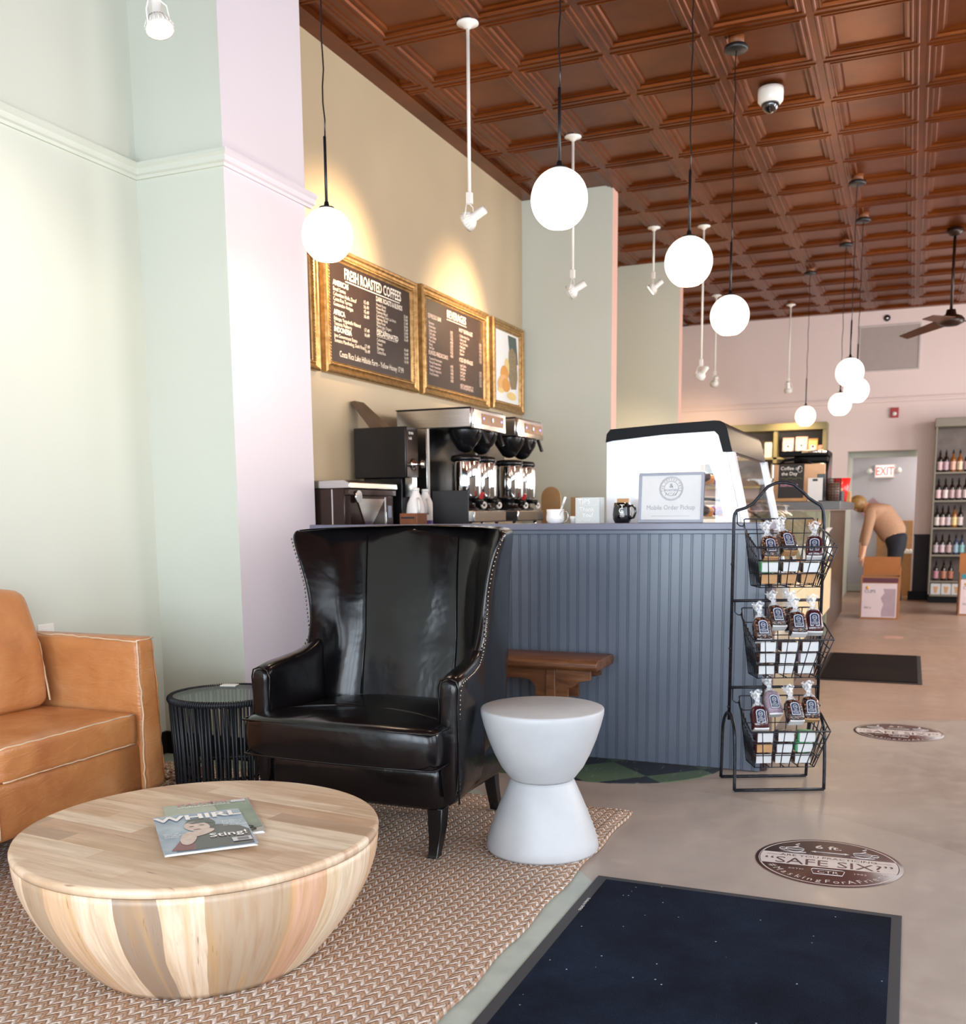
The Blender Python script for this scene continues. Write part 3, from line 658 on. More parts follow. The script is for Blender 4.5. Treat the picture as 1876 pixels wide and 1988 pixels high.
# --- rustic bench between chair and counter
def oldwood():
    n=NT('worn_brown_wood'); v=n.obj(); g=n.mapv(v,(2,14,14)); f=n.noise(g,2.2,5,.65,.6); n.set(col=n.ramp(f,[(.2,hx('#33190c')),(.42,hx('#563118')),(.62,hx('#6f4527')),(.8,hx('#98704d'))]),rough=.45); n.bump(f,.25,.004); return n.m
M['oldwood']=oldwood()
bn=thing('wooden_bench','rustic dark brown wooden bench in front of the grey counter','bench',(-1.75,4.55,0))
part(bn,'seat_plank',MB().prism([(4.42,.548),(4.40,.535),(4.40,.515),(4.415,.50),(4.685,.50),(4.70,.515),(4.70,.535),(4.68,.548)],-2.35,-1.285,'x'),'oldwood',bev=.005)
def apron(y):
    a=[(-2.28,.50),(-1.33,.50),(-1.33,.452),(-1.36,.444),(-1.385,.44),(-1.40,.425),(-1.415,.412),(-1.44,.41),(-1.44,.34),(-1.60,.34),(-1.60,.405),(-1.612,.425),(-1.63,.44),(-1.66,.445),(-1.95,.445),(-1.98,.44),(-2.0,.425),(-2.01,.405),(-2.01,.34),(-2.17,.34),(-2.17,.41),(-2.2,.425),(-2.22,.44),(-2.28,.452)]
    return MB().prism(a,y,y+.022,'y')
for y in (4.455,4.625): part(bn,'carved_apron',apron(y),'oldwood',bev=.002)
for x in (-1.52,-2.09):
    for y in (4.437,4.633): part(bn,'leg',MB().loft([[(x-.028,y,.0),(x+.028,y,.0),(x+.028,y+.03,.0),(x-.028,y+.03,.0)],[(x-.022,y+.004,.5),(x+.022,y+.004,.5),(x+.022,y+.03,.5),(x-.022,y+.03,.5)]],sm=False),'oldwood',bev=.003)
    part(bn,'stretcher',MB().box(x-.012,x+.012,4.46,4.64,.2,.24),'oldwood',bev=.002)

# --- floor mats
def pile(name,c1,c2,lint=True):
    n=NT(name); v=n.obj(); f=n.noise(v,2.2,4,.65,.4); g=n.noise(v,240,3); c=n.ramp(f,[(.3,hx(c1)),(.7,hx(c2))]); c=n.mix(n.ramp(g,[(.3,.5),(.7,0.)]),c,(.002,.003,.006,1))
    if lint:
        k=n.new('ShaderNodeTexVoronoi'); n.l(v,k.inputs[0]); k.inputs['Scale'].default_value=26; l=n.mt('LESS_THAN',k.outputs['Distance'],.06); l=n.mt('MULTIPLY',l,n.mt('GREATER_THAN',n.noise(v,5,1),.53)); c=n.mix(l,c,hx('#b9bcc4'))
    n.set(col=c,rough=1.,spec=.1); n.bump(n.mt('ADD',g,n.mt('MULTIPLY',f,1.5)),.8,.006); return n.m
mt=thing('entrance_mat','large dark navy carpet mat with black rubber border on the concrete','floor mat',(-.44,2.4,0))
part(mt,'rubber_border',MB().box(-.92,.03,1.55,3.19,.0005,.004),plain('black_rubber','#303237',.6),bev=.002)
def mf(u,v): x=-.885+.885*u; y=1.56+1.602*v; e=min(u,1-u,(1-v))*20; return (x,y,.0045+.005*min(1,max(0,e)))
part(mt,'carpet_pile',MB().grid(mf,60,80),pile('navy_carpet_pile','#0b0f1a','#202a3e'))
mb=MB(); mm=frameM((-.893,2.98,.0046),(0,-1,0),(1,0,0)); mb.text('EcoStep by CINTAS',.013,mm,0); part(mt,'border_lettering',mb,'whiteink')
m2=thing('counter_mat','dark brown floor mat lying by the green counter further back','floor mat',(-.3,8.4,0))
part(m2,'rubber_border',MB().box(-.59,.125,7.66,9.17,.0005,.005),plain('brown_black_rubber','#1d1613',.7),bev=.002)
part(m2,'carpet_pile',MB().box(-.56,.095,7.70,9.13,.005,.011),pile('brown_carpet_pile','#1c130f','#2b1e17',False))
# --- round floor stickers
def curvetext(mb,t,size,cx,cy,r,a0,a1,z,mi,inside=True,sq=1.,base=None):
    n=len(t); W=[{'M':1.35,'i':.5,'r':.65,'#':1.1,' ':.6,'A':1.1}.get(c,.95) for c in t]; acc=[sum(W[:k])+W[k]/2 for k in range(n)]; lo,hi=acc[0],acc[-1]
    for i,ch in enumerate(t):
        if ch==' ': continue
        a=a0+(a1-a0)*((acc[i]-lo)/(hi-lo)); m=Matrix.Translation((cx+r*cos(a),cy+r*sin(a),z))@Matrix.Rotation(a+(PI/2 if inside else -PI/2),4,'Z')
        mb.text(ch,size,(base@m if base else m),mi,'CENTER',squeeze=sq)
M['sticker_brown']=plain('dark_brown_sticker_vinyl','#4c302a',.4,var=.1); M['sticker_band']=plain('pale_sticker_vinyl','#c4bab6',.45,var=.02)
def sticker(loc,rot,label,R=.245,kb='sticker_brown',kw='sticker_band'):
    r=thing('floor_sticker',label,'floor sticker',loc,'round floor stickers',(0,0,rot))
    part(r,'sticker_disc',MB().lathe([(0,.0006),(R,.0006),(R,.0016),(0,.0016)],(0,0,0),72,caps=False),kb,False)
    mb=MB(); q=[(R*.955*cos(2*PI*k/72),R*.955*sin(2*PI*k/72),.0018) for k in range(72)]; q2=[(R*.935*cos(2*PI*k/72),R*.935*sin(2*PI*k/72),.0018) for k in range(72)]
    mb.add(q+q2,[(k,(k+1)%72,72+(k+1)%72,72+k) for k in range(72)])
    a1=math.asin(.25); a2=math.asin(-.27); rr=R*.945
    pl=[(rr*cos(a2+(a1-a2)*k/8),rr*sin(a2+(a1-a2)*k/8)) for k in range(9)]+[(-rr*cos(a1+(a2-a1)*k/8),rr*sin(a1+(a2-a1)*k/8)) for k in range(9)]
    flat(mb,pl,.0018); part(r,'pale_band_and_ring',mb,kw,False)
    mb=MB(); T=lambda x,y,z=.0022: Matrix.Translation((x*R,y*R,z))
    mb.text('\u201cSAFE SIX?\u201d',R*.36,T(0,-.215),0,'CENTER',squeeze=.98)
    mb.text('ARE YOU PRACTICING',R*.115,T(0,.105),0,'CENTER',squeeze=1.12)
    flat(mb,[(-.85*R,.12*R),(-.62*R,.12*R),(-.62*R,.13*R),(-.85*R,.13*R)],.0022); flat(mb,[(.62*R,.12*R),(.85*R,.12*R),(.85*R,.13*R),(.62*R,.13*R)],.0022)
    part(r,'dark_lettering',mb,kb,False)
    mb=MB(); mb.text('6 ft.',R*.22,T(0,.56),0,'CENTER',squeeze=1.1,bold=.02)
    mb.tube([(-.2*R,.40*R,.0022),(.25*R,.40*R,.0022)],.0014,4)
    for s in (-1,1): flat(mb,[(.025*R+s*.27*R,.40*R),(.025*R+s*.2*R,.445*R),(.025*R+s*.2*R,.355*R)],.0024)
    for s in (-1,1):   # line-drawn cups
        cx=s*.47*R; cy=.47*R
        mb.tube([(cx+.13*R*cos(a),cy+.05*R*sin(a),.0022) for a in [2*PI*k/16 for k in range(16)]],.0011,4,True)
        mb.tube([(cx+.13*R*cos(a),cy-.0*R+.16*R*sin(a),.0022) for a in [PI+PI*k/10 for k in range(11)]],.0012,4)
        mb.tube([(cx+(.17+.0)*R*s*1+.05*R*cos(a),cy-.04*R+.05*R*sin(a),.0022) for a in [2*PI*k/10 for k in range(10)]],.0014,4,True)
        mb.tube([(cx-.16*R,cy-.15*R,.0022),(cx,cy-.18*R,.0022),(cx+.16*R,cy-.15*R,.0022)],.0014,4)
        mb.tube([(cx-.03*R,cy+.05*R,.0022),(cx+.05*R,cy+.12*R,.0022),(cx-.0*R,cy+.17*R,.0022),(cx+.06*R,cy+.24*R,.0022)],.0016,4)
    curvetext(mb,'#MaskingForAFriend',R*.165,0,0,R*.87,PI+.46,2*PI-.46,.0022,0,True)
    mb.text('ESTD',R*.07,T(-.42,-.44),0,'CENTER',squeeze=1.3); mb.text('1993',R*.07,T(.42,-.44),0,'CENTER',squeeze=1.3)
    mb.tube([(x*R,y*R,.0022) for x,y in ((-.19,-.34),(.19,-.34),(.22,-.38),(.19,-.55),(-.19,-.55),(-.22,-.38))],.0016,4,True); mb.text('CTR',R*.15,T(0,-.50),0,'CENTER')
    part(r,'pale_lettering',mb,kw,False); return r
sticker((-.213,3.615,0),.06,'dark brown round floor sticker reading SAFE SIX, nearer one beside the navy mat')
sticker((-.012,5.955,0),.05,'round SAFE SIX floor sticker farther up the aisle, beyond the wire rack',.232)
# ================= GREY COUNTER =================
def greyb():
    n=NT('blue_grey_beadboard_paint'); v=n.obj(); f=n.noise(v,2,2); n.set(col=n.ramp(f,[(.3,hx('#59626f')),(.7,hx('#636b79'))]),rough=.3,coat=.15,crough=.2); return n.m
M['greyb']=greyb(); M['slate']=plain('slate_counter_top','#6e6f80',.28,var=.04)
ct=thing('front_counter','blue-grey beadboard counter with a slate ledge','counter',(-1.8,4.9,.0))
CX0,CX1,CY=-3.02,-.605,4.80
poly=[(CX0,5.02)]; x=CX0; pitch=.0508
poly=[(CX0,CY)]
while x<CX1-pitch:
    x+=pitch; poly+=[(x-.011,CY),(x-.0095,CY+.004),(x-.007,CY+.004),(x-.0055,CY),(x-.0025,CY),(x-.001,CY+.004),(x+.0015,CY+.004),(x+.003,CY)]
poly+=[(CX1,CY),(CX1,4.85),(CX0,4.85)]
part(ct,'beadboard_panel',MB().prism(poly,.004,1.12),'greyb')
part(ct,'ledge',MB().prism([(CX0,CY-.022),(CX1+.02,CY-.022),(CX1+.02,5.0),(-2.38,5.0),(-2.38,4.853),(CX0,4.853)],1.135,1.167),'slate',bev=.004)
part(ct,'ledge_moulding',MB().box(CX0,CX1+.006,CY-.012,4.85,1.115,1.135),'greyb',bev=.003)
part(ct,'dark_end_post',MB().box(CX1+.001,CX1+.03,CY+.03,4.98,.004,1.13),plain('dark_maroon_trim','#3a2426',.4),bev=.002)
LZ=1.167
# --- things on the ledge
def mug(nm,label,c,r,h,mat,handle,logo=False,taper=.86):
    t=thing(nm,label,'mug',(c[0],c[1],LZ)); x,y=c
    pf=[(r*.7,0),(r*.82,.003),(r*.98,h*.22),(r*1.0,h*.45),(r*.93,h*.75),(r*taper,h),(r*taper-.004,h),(r*.88,h*.7),(r*.9,h*.4),(r*.7,.008),(0,.008)]
    part(t,'cup_body',MB().lathe([(0,0)]+pf,(0,0,0),36),mat,False)
    hp=[(r*.9*1+.0,0,h*.82),(r+.012,0,h*.86),(r+.028,0,h*.72),(r+.031,0,h*.5),(r+.02,0,h*.27),(r*.95,0,h*.2)]
    if handle: part(t,'handle',MB().tube([Matrix.Rotation(handle,3,'Z')@Vector(p) for p in hp],.0055,8),mat,False)
    return t
M['ceramic_black']=plain('black_ceramic','#0e1014',.12,coat=.5); M['ceramic_white']=plain('white_ceramic','#eceaea',.2,coat=.3,var=.02)
t=mug('coffee_mug','black mug with white monogram holding a brown card on the counter ledge',(-1.297,4.868),.046,.098,'ceramic_black',-.35,True)
mb=MB(); m=frameM((-1.297+.0115,4.868-.0485,LZ),(1,.28,0),(0,0,1)); 
mb.text('T',.024,m@Matrix.Translation((0,.072,0)),0,'CENTER',squeeze=1.6); mb.text('C',.036,m@Matrix.Translation((-.004,.048,0)),0,'CENTER'); mb.text('R',.026,m@Matrix.Translation((.002,.042,.0004)),0,'CENTER'); mb.text('CO',.014,m@Matrix.Translation((0,.03,0)),0,'CENTER')
part(t,'monogram',mb,'whiteink')
one('card_packet',MB().box(-1.325,-1.268,4.872,4.884,LZ+.012,LZ+.118),'kraft','brown card packet standing up inside the black mug','card packet',base=(-1.297,4.878,LZ+.012))
t=mug('coffee_mug','plain white mug with a pen in it on the counter ledge',(-1.64,4.868),.046,.07,'ceramic_white',0.,False,.98)
mb=MB(); mb.tube([(-1.585+.022*cos(a),4.868-.03,LZ+.036+.028*sin(a)) for a in [2*PI*k/20 for k in range(20)]],.0012,6,True); part(t,'wire_loop',mb,'chrome')
p=thing('marker_pen','white marker pen leaning out of the white mug','pen',(-1.62,4.87,LZ+.012))
part(p,'barrel',MB().cyl((-1.630,4.87,LZ+.012),(-1.596,4.86,LZ+.10),.005),'card'); part(p,'cap',MB().cyl((-1.600,4.861,LZ+.088),(-1.583,4.856,LZ+.130),.0062),'white')
# tips box
t=thing('tip_box','clear acrylic tip box with TIPS Thank You in white on the counter ledge','tip box',(-1.45,4.88,LZ))
x0,x1,y0,y1=-1.527,-1.405,4.842,4.93; mb=MB(); w=.004
mb.box(x0,x1,y0,y0+w,LZ,LZ+.125).box(x0,x1,y1-w,y1,LZ,LZ+.125).box(x0,x0+w,y0+w,y1-w,LZ,LZ+.125).box(x1-w,x1,y0+w,y1-w,LZ,LZ+.125).box(x0+w,x1-w,y0+w,y1-w,LZ,LZ+w)
def frost():
    n=NT('frosted_acrylic'); n.set(col=hx('#dfe3e2'),rough=.25,alpha=.55); return n.m
M['frost']=frost(); part(t,'acrylic_box',mb,'frost')
mb=MB(); m=frameM((x0+.008,y0-.0008,LZ),(1,0,0),(0,0,1)); mb.text('TIPS',.034,m@Matrix.Translation((.006,.094,0)),0); mb.text('Thank',.030,m@Matrix.Translation((.012,.058,0)),0); mb.text('You!',.030,m@Matrix.Translation((.026,.030,0)),0)
mb.tube([m@Vector((.006+k*.005,.014+.003*sin(k*1.6),0)) for k in range(18)],.0012,4); mb.tube([m@Vector((.002,.086,0)),m@Vector((.102,.086,0))],.001,4)
part(t,'lettering',mb,'whiteink')
one('cup_lid_stack',MB().lathe([(.0,0),(.017,0),(.019,.02),(.021,.022),(.021,.035),(0,.035)],(-1.553,4.90,LZ),20),'white','small white cup standing between the white mug and tip box','cup',base=(-1.553,4.90,LZ))
# framed pickup sign
t=thing('framed_sign','grey-framed Mobile Order Pickup sign standing on the counter ledge','sign',(-1.06,4.9,LZ))
def tiltm(x,y,z,a): return Matrix.Translation((x,y,z))@Matrix.Rotation(a,4,'X')
sm=tiltm(-1.062,4.862,LZ+.001,-.10); W_,H_=.312,.238
mb=MB().box(-W_/2,W_/2,-.0,.012,0,.013).box(-W_/2,W_/2,0,.012,H_-.013,H_).box(-W_/2,-W_/2+.013,0,.012,.013,H_-.013).box(W_/2-.013,W_/2,0,.012,.013,H_-.013).xf(sm)
part(t,'frame',mb,plain('grey_frame','#8f93a0',.35),bev=.002)
part(t,'sheet',MB().box(-W_/2+.012,W_/2-.012,.005,.009,.012,H_-.012).xf(sm),'card')
part(t,'easel_leg',MB().box(-.03,.03,.012,.016,.0,.15).xf(sm@Matrix.Rotation(.0,4,'X')),'blackplastic')
mb=MB(); m=sm@frameM((0,.0042,0),(1,0,0),(0,0,1)); mb.text('Mobile Order Pickup',.032,m@Matrix.Translation((0,.062,0)),0,'CENTER',squeeze=.86)
mb.tube([m@Vector((-.09,.032,0)),m@Vector((.09,.032,0))],.0007,4)
part(t,'lettering',mb,plain('pale_grey_print','#9a9fa4',.6))
mb=MB(); cz=.162; C0=lambda r,n=40,sc=0: [m@Vector((r*(1+sc*cos(16*2*PI*k/n/ 1))*cos(2*PI*k/n),cz+r*(1+sc*cos(16*2*PI*k/n))*sin(2*PI*k/n),0)) for k in range(n)]
for r in (.056,.051,.034): mb.tube(C0(r,64,.012 if r>.05 else 0),.0009,4,True)
curvetext(mb,'THE COFFEE TREE',.014,0,cz,.038,PI*1.08,-.08*PI,0,0,False,.8,m)
mb.text('ROASTERS',.0135,m@Matrix.Translation((0,cz-.012,0)),0,'CENTER'); mb.text('&',.03,m@Matrix.Translation((0,cz+.004,0)),0,'CENTER')
for k in range(5): mb.tube([m@Vector((-.024+.012*k-.004,cz-.034+.004*abs(k-2)*-1+.008,0)),m@Vector((-.024+.012*k+.004,cz-.018,0))],.0008,4)
part(t,'round_emblem',mb,plain('muted_violet_print','#726c7c',.6))

# ================= PASTRY CASES =================
M['hood']=plain('glossy_black_hood','#060507',.38,spec=.12); M['alu']=plain('pearl_aluminium','#cfcfd2',.25,.35,.02); M['whitegloss']=plain('white_gloss_panel','#e9edf2',.15,coat=.4,var=.02)
def front_x(z,y): # slanted glass front
    return -.735-(z-1.15)*.245-.03*(y-5)*0
def case(y0,y1,label,ends):
    t=thing('pastry_case',label,'display case',(-1.1,(y0+y1)/2,0))
    xb=-1.42
    hood=[(xb-.004,1.565),(xb+.0,1.605),(xb+.02,1.628),(-1.1,1.643),(-.89,1.650),(-.862,1.647),(-.842,1.634),(-.828,1.61),(-.800,1.50),(-.845,1.50),(-.868,1.58),(-.89,1.602),(-1.1,1.595),(xb+.03,1.572)]
    part(t,'black_hood',MB().prism(hood,y0-.010,y1,'y',0,True),'hood',bev=.002)
    for y in (y0-.006,y1-.030):
        part(t,'end_post',MB().prism([(-.83,1.502),(-.79,1.502),(-.712,1.16),(-.62,.60),(-.66,.60),(-.752,1.16)],y,y+.035,'y'),'alu',bev=.004)
    # end panels: white frame round a glass pane
    for k_,y in enumerate((y0,)):
        a=[(xb,.95),(xb,1.585),(-.85,1.60),(-.8,1.50),(-.735,1.15),(-.69,.95)]; b=[(-1.25,1.0),(-1.25,1.43),(-.91,1.445),(-.875,1.36),(-.79,1.0)]
        mb=MB(); na=[Vector((x,z)) for x,z in [(xb,.95),(xb,1.585),(-.85,1.60),(-.80,1.50),(-.69,.95)]]; nb=[Vector(q) for q in b]
        nb=[nb[0],nb[1],nb[2],nb[3],nb[4]]; na=[na[0],na[1],na[2],na[3],na[4]]
        vs=[(p.x,y,p.y) for p in na+nb]+[(p.x,y+.012,p.y) for p in na+nb]; fs=[]
        for i in range(5):
            j=(i+1)%5; fs+=[(i,j,5+j,5+i),(10+i,10+j,15+j,15+i),(i,j,10+j,10+i),(5+i,5+j,15+j,15+i)]
        mb.add(vs,fs); part(t,'end_panel',mb,'whitegloss')
        part(t,'end_pane',MB().prism([tuple(q) for q in nb],y+.004,y+.008,'y'),'glass')
    part(t,'end_pane',MB().prism([(xb+.012,.87),(xb+.012,1.57),(-.86,1.59),(-.82,1.50),(-.70,.87)],y1-.012,y1-.006,'y'),'glass')
    part(t,'front_glass',MB().prism([(-.808,1.50),(-.802,1.50),(-.724,1.155),(-.636,.62),(-.642,.62),(-.730,1.155)],y0+.035,y1-.035,'y'),'glass')
    part(t,'back_panel',MB().box(xb,xb+.012,y0+.012,y1-.012,.95,1.575),'whitegloss')
    for z,d in ((1.36,-.88),(1.19,-.83),(1.02,-.79)):
        s=part(t,'shelf',MB().box(xb+.06,d,y0+.05,y1-.05,z-.008,z),'glass')
    part(t,'deck',MB().box(xb+.012,-.70,y0+.012,y1-.012,.80,.86),'whitegloss')
    part(t,'cabinet',MB().prism([(xb,.10),(xb,.80),(-.69,.80),(-.645,.62),(-.61,.60),(-.60,.56),(-.60,.10)],y0,y1,'y'),plain('taupe_case_base','#8f7f63',.4),bev=.004)
    part(t,'toe_kick',MB().box(xb+.03,-.66,y0,y1,.0,.10),'blackplastic')
    part(t,'strip_lamp',MB().box(-1.30,-.95,y0+.15,y1-.15,1.592,1.598),'led')
    return t
case(5.02,6.22,'white pastry display case with black hood behind the pickup sign',1)
def pastry(nm,label,loc,r,mat,n=9):
    t=[]
    mb=MB()
    if nm=='croissant':
        pts=[];rad=[]
        for k in range(n): a=-1.1+2.2*k/(n-1); pts.append((loc[0]+.035*sin(a)*1.3,loc[1]+.03*cos(a),loc[2]+.002+r*1.08)); rad.append(r*(1-.72*abs(k/(n-1)*2-1)**1.6)*(1+.08*(k%2)))
        mb.tube(pts,rad,10)
    else: mb.lathe([(0,.001),(r*.75,.001),(r,r*.9),(r*1.1,r*1.0),(r*.95,r*1.5),(r*.4,r*1.75),(0,r*1.8)],loc,16)
    return one(nm,mb,mat,label,nm,'pastries in the display cases',base=loc)
M['crust']=plain('golden_crust','#b9743a',.5,var=.25,nscale=40); M['choc']=plain('chocolate_crumb','#3a2117',.5,var=.2,nscale=60); M['berry']=plain('berry_glaze','#6b3a66',.3)
k=0
RowN={1.36:'top',1.19:'middle',1.02:'bottom'}
for z in (1.36,1.19,1.02):
    for y in (5.3,5.52,5.74,5.96):
        k+=1; nm='croissant' if k%2 else 'muffin'; mt_=('crust','choc','crust','berry')[k%4]
        w={5.3:'nearest the end pane',5.52:'second from the end pane',5.74:'third from the end pane',5.96:'farthest from the end pane'}[y]
        pastry(nm,'%s %s on the %s glass shelf, %s'%({'crust':'golden','choc':'chocolate','berry':'berry-glazed'}[mt_],nm,RowN[z],w),(-1.0 if z>1.1 else -.93,y,z),.03,mt_)
# lower curved bakery case, next along the aisle
t=thing('bakery_case','low curved-glass bakery case with warm pastry trays, just before the green counter','display case',(-1.1,8.0,0))
Y0,Y1=6.42,9.7
cur=[(-1.25,1.30)]+[(-1.25+.62*sin(a*PI/2/10)+.0,.78+.52*cos(a*PI/2/10)) for a in range(1,11)]
outer=cur; inner=[(x-.006 if i else x,z-.006) for i,(x,z) in enumerate(cur)]
part(t,'curved_glass',MB().prism(outer+inner[::-1],Y0+.02,Y1-.02,'y',0,True),'glass')
for y in (Y0,Y1-.02): part(t,'glass_end',MB().prism([(-1.25,.78)]+cur,y,y+.008,'y'),'glass')
part(t,'end_edge',MB().tube([(x,Y0,z) for x,z in cur],.007,6),'hood')
part(t,'top_rail',MB().box(-1.42,-1.22,Y0,Y1,1.285,1.315),'steel',bev=.004)
part(t,'back_panel',MB().box(-1.44,-1.42,Y0,Y1,.3,1.31),'whitegloss')
M['warmcase']=plain('warm_cream_panel','#cdb68c',.45)
part(t,'deck',MB().box(-1.42,-.66,Y0+.01,Y1,.70,.76),'warmcase')
part(t,'cabinet',MB().box(-1.42,-.645,Y0,Y1,.34,.70),'warmcase',bev=.004)
part(t,'plinth',MB().box(-1.42,-.72,Y0,Y1,0,.34),plain('dark_brown_plinth','#2c1a12',.5))
part(t,'mid_shelf',MB().box(-1.42,-1.0,Y0+.03,Y1-.03,1.03,1.04),'glass')
area('bakery_case_lamp',(-1.2,8.1,1.27),.06,2.8,(0,0,0),13,(1,.72,.42))
area('pastry_case_lamp',(-1.1,5.62,1.585),.25,.9,(0,0,0),6,(.92,.96,1)); 
for i,y in enumerate((6.7,7.15,7.6,8.1,8.6,9.2)):
    for z,x in ((.76,-.95),(1.04,-1.2)):
        if (i+int(z*10))%3!=2:
            z+=.0015; tr=thing('pastry_tray','tray of golden pastries, %s level of the curved case, %s from its near end'%('lower' if z<1 else 'upper',('first','second','third','fourth','fifth','sixth')[i]),'tray',(x,y,z),'trays in the curved bakery case')
            part(tr,'tray_sheet',MB().box(x-.12,x+.12,y-.1,y+.1,z,z+.008),'steel')
            mb=MB(); 
            for a in range(3):
                for b in range(2): mb.sphere((x-.08+a*.08,y-.05+b*.1,z+.025),.036,12,8,(1,1.1,.6))
            o=part(tr,'pastry_layer',mb,'crust'); o['kind']='stuff'

# ================= WIRE RACK WITH CHOCOLATE BAGS =================
RA=.415; RC=Vector((-.527,4.60,0)); RM=Matrix.Translation(RC)@Matrix.Rotation(RA,4,'Z')
def RP_(x,y,z): return RM@Vector((x,y,z))
def darkiron():
    n=NT('dark_hammered_iron'); v=n.obj(); f=n.noise(v,60,3); n.set(col=n.ramp(f,[(.3,hx('#1b1c21')),(.7,hx('#33343b'))]),rough=.38,metal=.6); return n.m
M['iron']=darkiron()
rk=thing('wire_rack','three-tier dark iron wire basket rack standing at the counter corner','rack',(RC.x,RC.y,0))
def rt(nm,pts,r,par=rk,n=8,closed=False): return part(par,nm,MB().tube([RP_(*p) for p in pts],r,n,closed),'iron')
HW=.197
arch=[(-HW,0,.30),(-HW,0,1.19)]+[(-HW+.02*(1-cos(a)),0,1.19+.035*sin(a)) for a in (.5,1.1)]+[(-.150,0,1.232),(-.115,0,1.252),(-.085,0,1.288),(-.055,0,1.322),(-.02,0,1.338),(.02,0,1.340),(.06,0,1.330),(.095,0,1.302),(.125,0,1.272),(.160,0,1.250),(.178,0,1.24),(.192,0,1.215),(HW,0,1.18),(HW,0,.30)]
rt('arched_frame',arch,.0072)
for s in (-1,1):
    L=[(s*HW,-.118,.008)]+[(s*HW,-.118+.012*(k/6)**2,.008+.20*k/6) for k in range(1,7)]+[(s*HW,-.106+.106*(1-cos(PI/2*k/6)),.208+.125*sin(PI/2*k/6)) for k in range(1,7)]+[(s*HW,.106*sin(PI/2*k/6),.333-.125*(1-cos(PI/2*k/6))) for k in range(1,7)]+[(s*HW,.106+.012*(k/4)**2,.208-.2*k/4) for k in range(1,5)]
    rt('leg',L,.0072)
for y,nm in ((-.118,'front_foot_bar'),(.118,'back_foot_bar')): rt(nm,[(-HW,y,.008),(HW,y,.008)],.0072)
for z in (.83,.445): rt('crossbar',[(-HW,0,z),(HW,0,z)],.0065)
for z in (.99,.62,.36):
    for s in (-1,1): part(rk,'joint_screw',MB().sphere(tuple(RP_(s*(HW+.006),-.006,z)),.006,8,6),'iron')
def basket(zt,cut):
    """zt: height of the hooks; open wire bin hanging in front of the frame"""
    b=rk; mb=MB(); 
    def tb(p,r,n=6,cl=False): mb.tube([RP_(*q) for q in p],r,n,cl)
    wb,wf,bw=.160,.168,.128           # half widths: back top, front rim, bottom
    yb,yf,yb0,yf0=-.02,-.25,-.045,-.18
    zb,zf,z0=zt,zt-.115,zt-.285
    # rims
    tb([(-wb,yb,zb-.03),(-wb+.004,yb,zb),(wb-.02,yb,zb),(wb,yb,zb-.03)],.0032)
    tb([(-wb,yb,zb-.03),(-wb-.012,yb-.1,zb-.065),(-wf,yf,zf),(wf,yf,zf),(wb+.012,yb-.1,zb-.065),(wb,yb,zb-.03)],.0042)
    def q(u,face,t):   # t 0 top..1 bottom
        if face=='b': a=(u*wb,yb,zb); c=(u*bw,yb0,z0)
        if face=='f': a=(u*wf,yf,zf); c=(u*bw,yf0,z0)
        return tuple(a[i]+(c[i]-a[i])*t for i in range(3))
    for face in 'bf':
        for k in range(7 if face=='b' else 8): u=-1+2*k/(6 if face=='b' else 7); tb([q(u,face,0),q(u,face,1)],.0023)
        for t in ((.22,.42,.62,.82,1) if face=='b' else (.33,.66,1)): tb([q(-1,face,t),q(1,face,t)],.0023)
    for s in (-1,1):
        for t in (.25,.5,.75,1):
            A=q(s,'b',t*.85+.15); B=q(s,'f',t); tb([A,B],.0023)
        for k in range(7):
            u=k/6; A=q(s,'b',.12); B=q(s,'f',0); C=q(s,'b',1); D=q(s,'f',1)
            top=tuple(A[i]+(B[i]-A[i])*u for i in range(3)); bot=tuple(C[i]+(D[i]-C[i])*(u if k%2 else u) for i in range(3)); tb([top,bot],.0023)
            if k<6:
                top2=tuple(A[i]+(B[i]-A[i])*(u+1/6) for i in range(3)); tb([top2,bot],.0018)
    for k in range(5): u=-1+2*k/4; tb([(u*bw,yb0,z0),(u*bw,yf0,z0)],.0023)
    o=part(b,'wire_basket',mb,'iron')
    for s in (-1,1): part(o,'hook',MB().tube([RP_(*p) for p in ((s*(HW-.012),-.0,zt+.035),(s*(HW-.012),-.008,zt-.02),(s*(HW-.022),-.02,zt-.03),(s*wb,yb,zb-.03))],.0028,6),'iron')
BT=(1.185,.80,.41)
for z in BT: basket(z,0)
